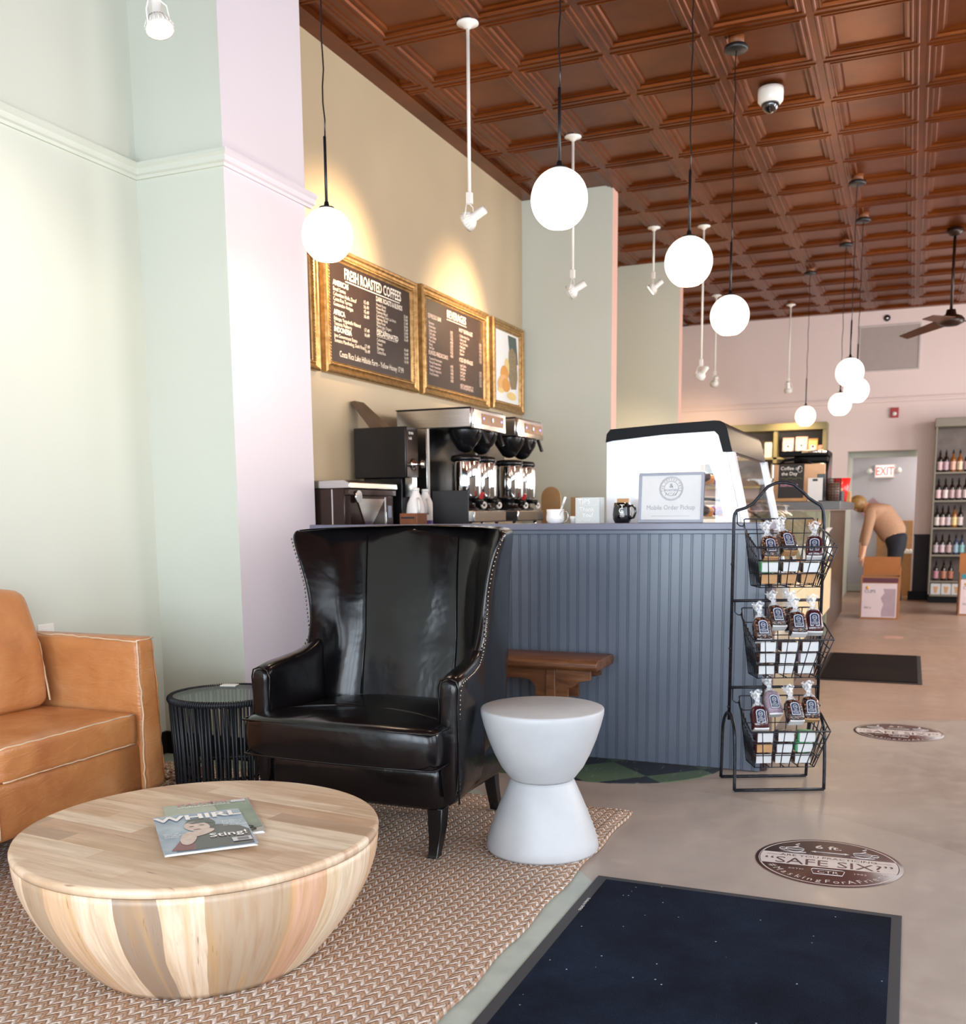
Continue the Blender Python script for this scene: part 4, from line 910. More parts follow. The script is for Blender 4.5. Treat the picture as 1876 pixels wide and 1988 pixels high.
# bags of chocolate: prototypes share meshes
def bagmeshes():
    R=random.Random(7); W,D,L=.066,.040,.088
    out={}
    def nut():
        n=NT('chocolate_clusters'); v=n.obj(); k=n.new('ShaderNodeTexVoronoi'); n.l(v,k.inputs[0]); k.inputs['Scale'].default_value=150
        c=n.ramp(n.white(k.outputs['Position']),[(0.,hx('#1d0f0c')),(.55,hx('#2e1813')),(.8,hx('#4a2620')),(.93,hx('#8b5a3c'))]); n.set(col=c,rough=.25,coat=.6); n.bump(k.outputs['Distance'],.6,.004); return n.m
    M['nuts']=nut(); M['greenfill']=plain('mint_green_sweets','#5fae7a',.35,var=.3,nscale=200); M['berryfill']=plain('dark_cherry_pieces','#3c1018',.25,var=.3,nscale=150,coat=.5); M['paleviolet']=plain('pale_frosted_pieces','#8c7a85',.4,var=.2,nscale=150)
    # body: local z is bag's long axis, base at z=0, front = -y
    for nm in ('nuts','greenfill','berryfill','paleviolet'):
        mb=MB(); L_=[]
        for z,k in ((.004,1),(.03,1.05),(.07,1.02),(.088,.85),(.098,.5)):
            L_.append([(W/2*k*(1+.05*R.uniform(-1,1))*cx_*(1 if abs(cx_)==1 else .9),D/2*k*(1+.06*R.uniform(-1,1))*cy_,z+R.uniform(-.002,.002)) for cx_,cy_ in ((-1,-.8),(-.8,-1),(0,-1.06),(.8,-1),(1,-.8),(1,.8),(.8,1),(0,1.06),(-.8,1),(-1,.8))])
        mb.loft(L_); out[nm]=mb.mesh('filling',nm)
    mb=MB(); L_=[]
    for i,(z,k) in enumerate(((.090,.80),(.104,.5),(.113,.26),(.122,.32),(.138,.62),(.158,.78))):
        L_.append([(W/2*k*(1+.35*R.uniform(-1,1))*cos(2*PI*q/14),W/2*k*.6*(1+.5*R.uniform(-1,1))*sin(2*PI*q/14),z+R.uniform(-.004,.006)) for q in range(14)])
    mb.loft(L_,caps=False); out['top']=mb.mesh('cellophane_top','film')
    for nm in ('card','kraft'): out['base_'+nm]=MB().box(-W/2+.002,W/2-.002,-D/2+.002,D/2-.002,-.002,.005).mesh('base_card',nm)
    mb=MB(); y=-D/2*1.12; a=[(-.021,.022),(.021,.022),(.021,.070),(.015,.078),(0,.081),(-.015,.078),(-.021,.070)]
    mb.add([(x,y,z) for x,z in a],[tuple(range(7))],0); b=[(x*.88,.0505+(z-.0505)*.9) for x,z in a]; mb.add([(x,y-.0004,z) for x,z in b],[tuple(range(7))],1)
    c=[(x*.8,.0505+(z-.0505)*.83) for x,z in a]; mb.add([(x,y-.0008,z) for x,z in c],[tuple(range(7))],0)
    out['label']=mb.mesh('paper_label',['navy','paper'],merge=False)
    mb=MB(); 
    mb.add([(.009*cos(2*PI*k/20),y-.0012,.059+.009*sin(2*PI*k/20)) for k in range(20)]+[(.0078*cos(2*PI*k/20),y-.0012,.059+.0078*sin(2*PI*k/20)) for k in range(20)],[(k,(k+1)%20,20+(k+1)%20,20+k) for k in range(20)])
    fm=frameM((0,y-.0012,0),(1,0,0),(0,0,1)); mb.text('TREE',.0055,fm@Matrix.Translation((0,.0572,0)),0,'CENTER')
    for i,(s_,z) in enumerate((('DARK',.043),('CHOCOLATE',.037),('CLUSTERS',.031))): mb.text(s_,.0052,fm@Matrix.Translation((0,z,0)),0,'CENTER')
    out['print']=mb.mesh('label_print','paper',merge=False)
    return out
BG=bagmeshes()
def bag(x,y,z,pitch,yaw,fill,base,label,group,lying=True):
    t=thing('chocolate_bag',label,'bag of sweets',RP_(x,y,z),group); t.rotation_euler=(Matrix.Rotation(RA+yaw,3,'Z')@Matrix.Rotation(pitch,3,'X')).to_euler(); t.scale=(1.05,1.08,.80) if lying else (1.0,1.04,1.10)
    link('filling',BG[fill],t); link('base_card',BG['base_'+base],t)
    if not lying: link('cellophane_top',BG['top'],t); o=link('paper_label',BG['label'],t); link('label_print',BG['print'],o)
    return t
FN={'nuts':'chocolate','greenfill':'mint green','berryfill':'dark cherry','paleviolet':'pale'}
TN=('top basket','middle basket','bottom basket'); CN={3:('left','centre','right'),4:('far left','centre left','centre right','far right')}
ON=('bottom','second','third')
R=random.Random(11)
def fillb(ti,rows,tops):
    zt=BT[ti]; z0=zt-.285; g='cellophane bags of sweets in the %s'%TN[ti]
    for ri,row in enumerate(rows):
        for ci,(fl,bs) in enumerate(row):
            sp=.084+.003*ri; x=(ci-1)*sp+R.uniform(-.001,.001)
            bag(x,-.160-.017*ri,z0+.034+.050*ri+R.uniform(-.002,.002),-PI/2+.02+R.uniform(-.03,.03),R.uniform(-.09,.09),fl,bs,'%s bag lying %s base outward, %s in the %s row, %s'%(FN[fl],'white' if bs=='card' else 'brown',CN[3][ci],ON[ri],TN[ti]),g)
    zz=z0+.073+.050*(len(rows)-1)
    for ci,(fl,bs,dy,dz,pt,yw) in enumerate(tops):
        n=len(tops); w=.151 if n==4 else .135; x=-w+w*2*(ci+.5)/n
        st=.034*(ci%2); bag(x,-.197+dy+st,zz+dz+(.004 if ti==1 and ci==0 else 0)+.022*(ci%2)-.004,-pt,yw*.6,fl,bs,'%s bag with navy label leaning %s, topmost in the %s'%(FN[fl],CN[n][ci],TN[ti]),g,False)
K='kraft';C_='card';N_='nuts'
fillb(0,[[(N_,K),(N_,K),(N_,K)],[('greenfill',C_),(N_,C_),(N_,C_)]],[(N_,K,0,.0,.55,.0),(N_,K,.01,.0,.6,.25),('berryfill',C_,0.,.0,.6,-.5)])
fillb(1,[[(N_,C_),(N_,C_),(N_,C_)],[(N_,C_),(N_,C_),('paleviolet',C_)],[(N_,C_),(N_,C_),(N_,C_)]],[(N_,C_,-.005,-.012,.5,.05),(N_,C_,.0,.02,.6,.1),(N_,C_,.0,.016,.6,-.1),('berryfill',C_,-.005,-.005,.5,-.25)])
bag(.055,-.075,BT[1]-.10,-.2,.2,'nuts','card','chocolate bag half hidden behind the labelled bags of the middle basket','cellophane bags of sweets in the middle basket',False)
fillb(2,[[(N_,C_),(N_,C_),(N_,C_)],[('berryfill',K),(N_,C_),('greenfill',C_)],[('berryfill',C_),(N_,C_),('greenfill',C_)]],[('berryfill',C_,-.005,.0,.5,.0),('paleviolet',C_,.02,.03,.5,.25),(N_,C_,-.005,.03,.65,.1),(N_,K,-.005,.01,.5,-.15)])
# ================= MENU BOARDS =================
def gold():
    n=NT('gilt_frame'); v=n.obj(); f=n.noise(v,30,3); n.set(col=n.ramp(f,[(.3,hx('#94703f')),(.7,hx('#c29b66'))]),rough=.32,metal=.75); n.bump(f,.2,.004); return n.m
M['gilt']=gold(); M['board']=plain('dark_brown_board','#33251f',.35,var=.08); M['boardink']=plain('cream_board_lettering','#efe2cf',.6,var=.02)
GP=[(0,0),(.0,.030),(.010,.040),(.020,.036),(.028,.026),(.040,.022),(.052,.030),(.060,.030),(.066,.018),(.074,.014),(.078,.0)]   # in, out
def frame(t,y0,y1,z0,z1,fw=1.):
    mb=MB(); cs=[(y0,z0,1,1),(y1,z0,-1,1),(y1,z1,-1,-1),(y0,z1,1,-1)]; loops=[]
    for y,z,sy,sz in cs+cs[:1]: loops.append([(WX+.002+o,y+sy*i*fw,z+sz*i*fw) for i,o in GP])
    mb.loft(loops,caps=False,sm=False); f=part(t,'gilt_frame',mb,'gilt')
    mb=MB(); i=.056*fw
    def bead(a,b):
        n=int((Vector(b)-Vector(a)).length/.017)
        for k in range(n): p=Vector(a).lerp(Vector(b),(k+.5)/n); mb.sphere(tuple(p),.0075,6,5,(.8,1,1))
    x=WX+.032; A=(x,y0+i,z0+i);B=(x,y1-i,z0+i);Cc=(x,y1-i,z1-i);D=(x,y0+i,z1-i)
    bead(A,B);bead(B,Cc);bead(Cc,D);bead(D,A); part(f,'beading',mb,'gilt')
def board(y0,y1,z0,z1,label,build,mat='board',fw=1.):
    t=thing('menu_board',label,'framed menu' if mat=='board' else 'framed picture',(WX,(y0+y1)/2,z0))
    frame(t,y0,y1,z0,z1,fw); part(t,'panel',MB().box(WX+.003,WX+.014,y0+.07*fw,y1-.07*fw,z0+.07*fw,z1-.07*fw),mat)
    def m(y,z,d=.0008): return frameM((WX+.014+d,y,z),(0,1,0),(0,0,1))
    build(t,m,y0+.078*fw,y1-.078*fw,z0+.078*fw,z1-.078*fw); return t
def lines(mb,m,y,z,items,h,py=None,price=None,sz=.03):
    for k,(it) in enumerate(items):
        mb.text(it,sz,m(y,z-h*k),0,squeeze=.9)
        if py and price: mb.text(price[k%len(price)],sz,m(py,z-h*k-h*.5),0,'RIGHT')
def b1(t,m,y0,y1,z0,z1):
    mb=MB(); W=y1-y0; H=z1-z0; Y=lambda f:y0+W*f; Z=lambda f:z1-H*f
    mb.text('FRESH ROASTED COFFEES',.085,m(Y(.53),Z(.135)),0,'CENTER',squeeze=.74,bold=.02)
    mb.box(WX+.0145,WX+.0155,Y(.19),Y(.86),Z(.165),Z(.155))
    hs=.043
    for tx,y,z in (('AMERICAS',.05,.235),('AFRICA',.05,.53),('INDONESIA',.05,.70),('DARK ROASTS & BLENDS',.55,.235),('DECAFFEINATED',.55,.60)): mb.text(tx,hs,m(Y(y),Z(z)),0,squeeze=.74 if len(tx)>14 else .9,bold=.02)
    mb.box(WX+.0145,WX+.0152,Y(.55),Y(.82),Z(.615),Z(.611))
    lines(mb,m,Y(.05),Z(.29),('Brazil Santos','Colombian Huila, Decaf','Costa Rica Tarrazu','Guatemalan Antigua'),H*.05,Y(.46),('15.49','16.49','15.49','16.49'),.031)
    lines(mb,m,Y(.05),Z(.585),('Ethiopia Yirgacheffe Natural','Tanzania Peaberry'),H*.05,Y(.46),('17.49','16.49'),.031)
    lines(mb,m,Y(.05),Z(.755),('Java Government Estate','Sumatra Mandheling, Dark Roast'),H*.05,Y(.46),('17.49','16.49'),.031)
    lines(mb,m,Y(.55),Z(.285),('French Roast','House Blend','Viennese Blend','Colombian Dark, La Union','Espresso Blend','Italian Roast','Mocha Java, Organic','Kenyan Dark'),H*.038,Y(.97),('15.49','14.49','15.49','16.49'),.027)
    lines(mb,m,Y(.55),Z(.665),('Colombian','French','Espresso','Costa Rica'),H*.045,Y(.97),('16.49','16.49','16.99','16.99'),.029)
    mb.text('Costa Rica Lake Hillside Farm - Yellow Honey 17.99',.05,m(Y(.5),Z(.945)),0,'CENTER',squeeze=.78)
    part(t,'lettering',mb,'boardink')
def b2(t,m,y0,y1,z0,z1):
    mb=MB(); W=y1-y0; H=z1-z0; Y=lambda f:y0+W*f; Z=lambda f:z1-H*f
    mb.text('BEVERAGES',.075,m(Y(.52),Z(.12)),0,'CENTER',squeeze=.9,bold=.02); mb.box(WX+.0145,WX+.0155,Y(.35),Y(.69),Z(.15),Z(.142))
    for tx,y,z in (('ESPRESSO BAR',.05,.21),('BLENDED FREEZACCINOS',.05,.64),('HOT BEVERAGES',.56,.24),('ICED BEVERAGES',.56,.61)): mb.text(tx,.042,m(Y(y),Z(z)),0,squeeze=.8 if len(tx)<16 else .66)
    lines(mb,m,Y(.06),Z(.28),('Espresso','Americano','Cappuccino','Cafe Latte','Cafe Mocha','Macchiato','Breve','Red Eye'),H*.042,Y(.45),('2.50','3.25','4.25','4.50'),.027)
    lines(mb,m,Y(.06),Z(.70),('Caramel Freezaccino','Mocha Freezaccino','Vanilla Freezaccino','Matcha Freezaccino','Fruit Smoothie'),H*.045,Y(.45),('4.95','5.25'),.027)
    lines(mb,m,Y(.57),Z(.30),('Coffee of the Day','Cafe au Lait','Hot Chocolate','Chai Latte','Hot Tea','Steamer'),H*.045,Y(.97),('2.25','3.25','3.75','4.25'),.027)
    lines(mb,m,Y(.57),Z(.67),('Iced Coffee','Cold Brew','Iced Latte','Iced Tea','Iced Chai'),H*.042,Y(.97),('2.95','3.75'),.027)
    lines(mb,m,Y(.57),Z(.92),('ADD FLAVOR SHOT .75','SOY OR ALMOND MILK'),H*.035,None,None,.026)
    part(t,'lettering',mb,plain('pale_pink_lettering','#d9c3bb',.6))
def b3(t,m,y0,y1,z0,z1):
    W=y1-y0; H=z1-z0; mb=MB()
    def fl(poly,d,mi): mb.add([tuple(m(y0+W*a,z0+H*b,d)@Vector((0,0,0))) for a,b in poly],[tuple(range(len(poly)))],mi)
    fl([(.55,.98),(.9,.98),(.98,.6),(.8,.55),(.62,.7)],.001,0)
    fl([(.58,.75),(.72,.82),(.9,.74),(.96,.4),(.9,.22),(.68,.2),(.55,.4)],.0014,1)
    fl(ell(.40,.40,.16,.12),.0018,2); fl(ell(.30,.28,.2,.09,24,0,2*PI,.3),.002,3); fl(ell(.46,.24,.17,.1),.0022,2); fl(ell(.5,.5,.1,.14),.0016,4); fl(ell(.25,.16,.14,.05),.0018,4); fl(ell(.7,.1,.2,.06),.002,4)
    part(t,'still_life_picture',mb,[plain('printed_dark_leaf','#4b5a52',.4),plain('printed_brown_skin','#8c7a5c',.4,var=.35,nscale=60),plain('printed_orange','#dd9a4a',.4),plain('printed_apricot','#e5b072',.4),plain('printed_yellow','#e8c982',.4)])
board(5.19,6.385,2.036,2.755,'gilt-framed dark board headed FRESH ROASTED COFFEES','x' and b1)
board(6.46,7.655,2.04,2.77,'gilt-framed dark board headed BEVERAGES, right of the coffee list',b2)
t=board(7.74,8.44,2.06,2.77,'gilt-framed picture of a pineapple and orange fruit, last frame before the pilaster',b3,'paper'); t.name='framed_picture'
board(3.98,5.11,2.036,2.70,'gilt frame mostly hidden behind the near pilaster',lambda *a:None) if False else None
t=thing('menu_board','gilt-framed board of which only a sliver shows beside the near pilaster','framed menu',(WX,4.98,2.03)); frame(t,4.85,5.125,2.03,2.70,.8); part(t,'panel',MB().box(WX+.003,WX+.014,4.90,5.075,2.08,2.65),'board')

# ================= BACK COUNTER AND MACHINES =================
BZ=1.12
bc=thing('back_counter','dark back counter along the menu wall carrying the coffee machines','counter',(-2.8,6.6,0))
part(bc,'worktop',MB().box(WX+.003,-2.40,4.86,8.48,BZ-.04,BZ),'slate',bev=.004); part(bc,'cabinet',MB().box(WX+.003,-2.46,4.88,8.46,.10,BZ-.04),'charcoal'); part(bc,'toe_kick',MB().box(WX+.02,-2.52,4.9,8.44,0,.10),'black')
# ground-coffee dispenser nearest the pilaster
t=thing('coffee_dispenser','squat dark steel coffee machine with a triangular chute, nearest the near pilaster','coffee machine',(-2.98,5.13,BZ))
x0,x1,y0,y1=-3.13,-2.82,4.87,5.42; z1=1.408
part(t,'housing',MB().box(x0,x1-.03,y0,y1,BZ+.01,z1-.045),'darksteel',bev=.004); part(t,'lid',MB().prism([(x0,z1-.045),(x0,z1),(x1-.03,z1),(x1+.005,z1-.012),(x1+.008,z1-.045)],y0-.006,y1+.006,'y'),'steel',bev=.004)
part(t,'front_panel',MB().box(x1-.03,x1-.012,y0+.03,y1-.02,BZ+.02,z1-.085),'darksteel'); part(t,'front_rail',MB().box(x1-.03,x1,y0,y1,z1-.082,z1-.048),'darksteel',bev=.003)
part(t,'triangular_chute',MB().prism([(y0+.10,z1-.10),(y1-.13,z1-.10),(y0+.24,BZ+.02),(y0+.20,BZ+.02)],x1-.012,x1-.006,'x'),'steel')
part(t,'keypad',MB().box(x1-.012,x1-.007,y1-.085,y1-.045,BZ+.08,BZ+.15),plain('pale_keypad','#8d93a8',.4)); part(t,'edge_trim',MB().box(x1-.013,x1-.008,y1-.115,y1-.108,BZ+.02,z1-.09).box(x0+.20,x0+.206,y0-.003,y0,BZ+.02,z1-.05),'chrome')
part(t,'round_dial',MB().cyl((x1-.0,y0+.09,z1-.09),(x1+.012,y0+.09,z1-.09),.035,.035,20),'steel')
# bulk grinder
t=thing('coffee_grinder','tall black coffee grinder with a slanted open lid and chrome knob','coffee grinder',(-2.95,5.55,BZ))
gx0,gx1,gy0,gy1=-3.125,-2.775,5.47,5.625
part(t,'housing',MB().box(gx0,gx1,gy0,gy1,1.435,1.735),'blackplastic',bev=.005); part(t,'front_plate',MB().box(gx1,gx1+.006,gy0+.004,gy1-.004,1.44,1.73),'darksteel',bev=.002)
part(t,'pedestal',MB().box(gx0+.05,gx1-.04,gy0+.02,gy1-.02,BZ,1.435),'blackplastic',bev=.004)
part(t,'open_lid',MB().prism([(gx0+.10,1.735),(gx0+.19,1.735),(gx0-.0,1.90),(gx0-.03,1.895)],gy0+.02,gy1-.02,'y'),plain('brown_steel_lid','#6b5a4e',.3,.7)) 
kb=part(t,'chrome_knob',MB().lathe([(0,.0),(.034,.0),(.036,.006),(.018,.016),(.013,.03),(.013,.05),(.024,.055),(.024,.068),(0,.07)],(gx1+.006,gy0+.085,1.515),24,axis=(1,0,0)),'chrome',label='polished chrome knob')
part(t,'spout',MB().box(gx1-.03,gx1+.02,gy0+.04,gy0+.105,1.32,1.44),'steel',bev=.003); part(t,'bag_clip',MB().box(gx1-.0,gx1+.012,gy0+.05,gy0+.09,1.24,1.32),'steel',bev=.002)
mb=MB(); fm=frameM((gx1+.0065,gy0+.03,1.69),(0,1,0),(0,0,1)); mb.text('BUNN',.022,fm,0); mb.text('bulk',.024,fm@Matrix.Translation((0,-.03,0)),0); part(t,'lettering',mb,'whiteink')
# twin brewers
def brewer(y0,y1,label,side):
    x0,x1=-3.02,-2.49; zt=1.862
    t=thing('coffee_brewer',label,'coffee brewer',(-2.75,(y0+y1)/2,BZ),'twin coffee brewers')
    part(t,'brewer_head',MB().box(x0,x1-.02,y0,y1,1.745,zt),'steel',bev=.006); part(t,'top_edge',MB().box(x0-.003,x1-.02,y0-.003,y1+.003,zt,zt+.006),'blackplastic')
    fp=part(t,'control_panel',MB().box(x1-.02,x1,y0,y1,1.735,zt-.002),'chrome',bev=.008)
    part(fp,'display_window',MB().box(x1,x1+.003,y0+.13,y1-.05,1.77,1.835),plain('bronze_panel','#6a4a38',.25,.6))
    part(fp,'indicator_lights',MB().box(x1+.003,x1+.005,y0+.15,y0+.165,1.80,1.812).box(x1+.003,x1+.005,y1-.09,y1-.075,1.80,1.812),'blueled')
    part(fp,'round_button',MB().cyl((x1+.003,(y0+y1)/2+.03,1.805),(x1+.008,(y0+y1)/2+.03,1.805),.014),'white')
    part(t,'side_column',MB().box(x0,x0+.21,y0,y1,1.24,1.745),'steel',bev=.004); part(t,'column_front',MB().box(x0+.21,x0+.225,y0,y1,1.24,1.745),'blackplastic'); part(t,'column_edge',MB().box(x0+.214,x0+.226,y0-.004,y0+.004,1.22,1.745),'whitemetal')
    part(t,'drip_base',MB().box(x0,x1,y0,y1,1.165,1.24),'steel',bev=.008)
    for x in (x0+.06,x1-.05):
        for y in (y0+.05,y1-.05): part(t,'leg',MB().cyl((x,y,BZ),(x,y,1.168),.012),'chrome')
    for k in (0,1):
        yc=y0+(y1-y0)*(.27+.48*k); xc=x1-.12
        f=part(t,'brew_funnel',MB().lathe([(0,1.60),(.025,1.605),(.05,1.62),(.098,1.69),(.108,1.735),(.108,1.745),(0,1.745)],(xc,yc,0),28),'blackplastic')
        part(f,'funnel_handle',MB().obox((x1+.018,yc,1.695),(.018,.028,.09),Matrix.Rotation(-.35,4,'Y')),'blackplastic',bev=.003)
        mb=MB(); fm=frameM((xc+.109,yc-.028,1.722),(0,1,0),(0,0,1)); mb.text('BUNN',.02,fm,0); part(f,'lettering',mb,'whiteink')
        # thermal server standing on the drip base
        w='first second third fourth'.split()[(0 if side=='near' else 2)+k]
        s=thing('thermal_server','polished steel thermal coffee server with black lid, %s one counting from the grinder'%w,'coffee server',(xc,yc,1.24),'thermal coffee servers')
        part(s,'server_body',MB().lathe([(0,1.325),(.088,1.325),(.09,1.33),(.09,1.54),(.085,1.55),(0,1.55)],(xc,yc,0),36),'chrome')
        part(s,'lid',MB().lathe([(0,1.55),(.094,1.55),(.096,1.565),(.088,1.582),(.05,1.588),(0,1.589)],(xc,yc,0),32),'blackplastic')
        part(s,'base_stand',MB().lathe([(0,1.2405),(.085,1.2405),(.085,1.252),(.06,1.262),(.06,1.31),(.088,1.325),(0,1.325)],(xc,yc,0),28),'blackplastic')
        part(s,'gauge',MB().box(xc+.086,xc+.096,yc+.012,yc+.034,1.33,1.53),'steel',bev=.002)
        part(s,'tap',MB().cyl((xc+.06,yc-.02,1.30),(xc+.125,yc-.02,1.30),.014).cyl((xc+.115,yc-.02,1.30),(xc+.115,yc-.02,1.275),.009),'blackplastic')
        if k==0: part(s,'tap_lever',MB().obox((xc+.118,yc-.02,1.33),(.022,.022,.045),Matrix.Rotation(.4,4,'Y')),plain('red_lever','#c0231c',.35),label='red tap lever',bev=.003)
        mb=MB(); mb.tube([(xc+.105+.0*q,yc+.01+.033+ .033*cos(q),1.272+.016*sin(q)) for q in [2*PI*i/20 for i in range(20)]],.0075,8,True); part(s,'white_handle_ring',mb,'white')
brewer(5.83,6.37,'steel twin coffee brewer with blue lights, nearer the grinder','near')
brewer(6.60,7.12,'steel twin coffee brewer beyond the first, nearer the far pilaster','far')
def jug(x,y,label):
    t=thing('milk_jug',label,'milk jug',(x,y,BZ),'white plastic milk jugs')
    part(t,'jug_body',MB().lathe([(0,BZ),(.05,BZ),(.055,BZ+.01),(.056,BZ+.12),(.05,BZ+.16),(.03,BZ+.205),(.02,BZ+.225),(.02,BZ+.235),(0,BZ+.235)],(x,y,0),24),plain('milk_white_plastic','#efecea',.35,var=.02))
    part(t,'cap',MB().cyl((x,y,BZ+.235),(x,y,BZ+.25),.023,.021,18),'white')
    part(t,'label_band',MB().lathe([(.0565,BZ+.02),(.0572,BZ+.022),(.0572,BZ+.06),(.0565,BZ+.062)],(x,y,0),24,caps=False),plain('violet_label','#5b3f8c',.4),label='violet label band')
    part(t,'jug_handle',MB().tube([(x+.03,y-.035,BZ+.19),(x+.045,y-.05,BZ+.17),(x+.05,y-.055,BZ+.13),(x+.04,y-.045,BZ+.10)],.008,8),'white')
jug(-2.745,5.66,'white milk jug in front of the first coffee brewer, right one of the pair'); jug(-2.66,5.36,'white milk jug partly hidden behind the wooden box, left one')
bx_=thing('wooden_box','small brown wooden box on the back counter by the milk jug','box',(-2.60,5.2,BZ)); part(bx_,'box_body',MB().box(-2.655,-2.545,5.14,5.27,BZ,BZ+.105),'brownwood',bev=.003); part(bx_,'slot',MB().box(-2.645,-2.56,5.138,5.14,BZ+.075,BZ+.085),'black')
one('black_sign_panel',MB().box(-2.62,-2.39,5.50,5.515,BZ,BZ+.235),'black','plain black panel standing in front of the first brewer base','panel',base=(-2.5,5.51,BZ),bev=.003)
# cutting boards past the brewers
for k,(y,h,r_,nm) in enumerate(((7.55,.26,.11,'round-topped wooden paddle board with a handle loop behind the servers'),(7.8,.2,.0,'square kraft-brown board leaning beyond the servers'))):
    mb=MB()
    if r_: mb.prism([(-2.66,BZ),(-2.50,BZ),(-2.50,BZ+.22)]+[(-2.58+.08*cos(a),BZ+.22+.08*sin(a)) for a in [PI*i/10 for i in range(11)]],y,y+.015,'y')
    else: mb.box(-2.50,-2.41,y,y+.012,BZ,BZ+.22)
    one('serving_board',mb,plain('light_wood_board','#b38a5c',.5),nm,'board',base=(-2.58,y,BZ),bev=.003)
one('napkin_holder',MB().box(-2.47,-2.40,7.2,7.3,BZ,BZ+.1),'darksteel','small dark napkin holder beside the far brewer','napkin holder',base=(-2.43,7.25,BZ),bev=.003)

# ================= LAMPS =================
def pendant(c,label,rod=.30):
    x,y,z=c; r=.113
    t=thing('pendant_lamp',label,'pendant lamp',(x,y,CZ),'opal globe pendant lamps')
    part(t,'globe_shade',MB().lathe([(r*sin(a),-r*cos(a)*1.03) for a in [.46+(PI-.46)*k/22 for k in range(23)]],(x,y,z),36,caps=True),'globe')
    part(t,'cap',MB().lathe([(.036,r*.985),(.034,r*1.04),(.012,r*1.09),(.009,r*1.25)],(x,y,z),20),'black')
    part(t,'rod',MB().cyl((x,y,z+r*1.05),(x,y,z+r+rod),.0065,.0065,10),'black')
    n=14; part(t,'cord',MB().tube([(x+.0035*sin(k*1.9),y+.003*cos(k*1.3),z+r+rod+(CZ-.03-z-r-rod)*k/n) for k in range(n+1)],.0034,6),'blackplastic')
    part(t,'canopy',MB().lathe([(.03,CZ-.03),(.062,CZ-.032),(.066,CZ-.038),(.066,CZ-.054),(.06,CZ-.058),(0,CZ-.058)],(x,y,0),28),'black'); part(t,'ceiling_block',MB().lathe([(.044,CZ+.03),(.044,CZ-.032),(0,CZ-.032)],(x,y,0),20),'brownwood')
PL=[((-2.442,4.089,2.447),'lit white globe pendant nearest the near pilaster, leftmost'),((-1.34,4.023,2.447),'lit white globe pendant, large one left of centre above the counter'),((-1.029,5.026,2.391),'lit white globe pendant above the pastry case, third from the left'),((-1.033,6.25,2.351),'lit white globe pendant lower right of the third, below a round black ceiling canopy'),
 ((-1.15,12.2,2.267),'small distant lit globe pendant hanging alone over the coffee shelf'),((-.52,9.083,2.336),'highest lit globe of the far cluster of three pendants'),((-.521,10.232,2.311),'rightmost lit globe of the far cluster of three pendants'),((-.716,11.089,2.274),'lowest lit globe of the far cluster of three pendants')]
for c,l in PL: pendant(c,l); lamp_point('pendant_bulb',(c[0],c[1],c[2]-.16),9,(1,.74,.48),.09)
def spot(x,y,zh,label,aim=(-.8,-.25,-.55),lit=60,zc=CZ,face=None,beam=None):
    t=thing('spotlight',label,'spotlight',(x,y,CZ),'white stem spotlights')
    part(t,'ceiling_block',MB().lathe([(.04,CZ+.03),(.04,CZ-.003),(0,CZ-.003)],(x,y,0),20),'brownwood'); part(t,'ceiling_plate',MB().lathe([(.02,CZ+.005),(.058,CZ-.004),(.06,CZ-.012),(.03,CZ-.02),(.016,CZ-.035),(0,CZ-.036)],(x,y,0),24),'whitemetal')
    part(t,'stem',MB().cyl((x,y,CZ-.03),(x,y,zh+.14),.0095,.0095,10),'whitemetal'); part(t,'swivel_block',MB().box(x-.016,x+.016,y-.016,y+.016,zh+.085,zh+.145),'whitemetal',bev=.003)
    a=Vector(aim).normalized(); c=Vector((x,y,zh)); u=a.cross(Vector((0,0,1))).normalized()
    part(t,'yoke',MB().tube([c+Vector((0,0,.085)),c+Vector((0,0,.075))+u*.04,c+u*.052+Vector((0,0,.03)),c+u*.05+a*.02],.0035,6).tube([c+Vector((0,0,.085)),c+Vector((0,0,.075))-u*.04,c-u*.052+Vector((0,0,.03)),c-u*.05+a*.02],.0035,6),'whitemetal')
    h=part(t,'lamp_head',MB().lathe([(.0,-.105),(.022,-.105),(.024,-.10),(.024,-.03),(.028,-.025),(.042,-.01),(.05,.015),(.052,.03),(.047,.027)],c,28,axis=a),'whitemetal')
    mb=MB()
    for k in range(20):
        q=2*PI*k/20; d=u*cos(q)+a.cross(u)*sin(q); mb.tube([c+d*.030-a*.024,c+d*.045-a*.006,c+d*.053+a*.014],.0022,4)
    part(h,'cooling_fins',mb,'whitemetal')
    part(t,'lamp_lens',MB().lathe([(0,.026),(.046,.026),(.046,.031),(0,.031)],c,24,axis=a),'spotface' if face is None else face)
    if lit:
        l=bpy.data.lights.new('spot_beam','SPOT'); l.energy=lit; l.color=(1,.72,.42); l.spot_size=1.5; l.spot_blend=1.0; l.shadow_soft_size=.04
        o=bpy.data.objects.new('spot_beam',l); SC.collection.objects.link(o); o.location=c+a*.05; o.rotation_euler=(Vector(beam).normalized() if beam else a).to_track_quat('-Z','Y').to_euler()
spot(-2.33,5.43,2.83,'white stem spotlight aimed at the coffee menu board, nearest full one',(-.85,.05,-.40),150,beam=(-.85,-.05,-.16))
spot(-2.32,7.27,2.80,'white stem spotlight beside the large globe, in front of the green pilaster',(-.85,-.05,-.42),150,beam=(-.85,-.1,-.16))
spot(-2.335,9.8,3.30,'short white stem spotlight in front of the second pilaster',(-.8,-.1,-.6),150)
spot(-1.90,9.95,2.50,'white stem spotlight whose stem hangs behind the third globe',(-.6,.5,-.6),90)
spot(-2.33,13.1,2.80,'white stem spotlight hanging between the third and fourth globes',(-.3,.75,-.55),160)
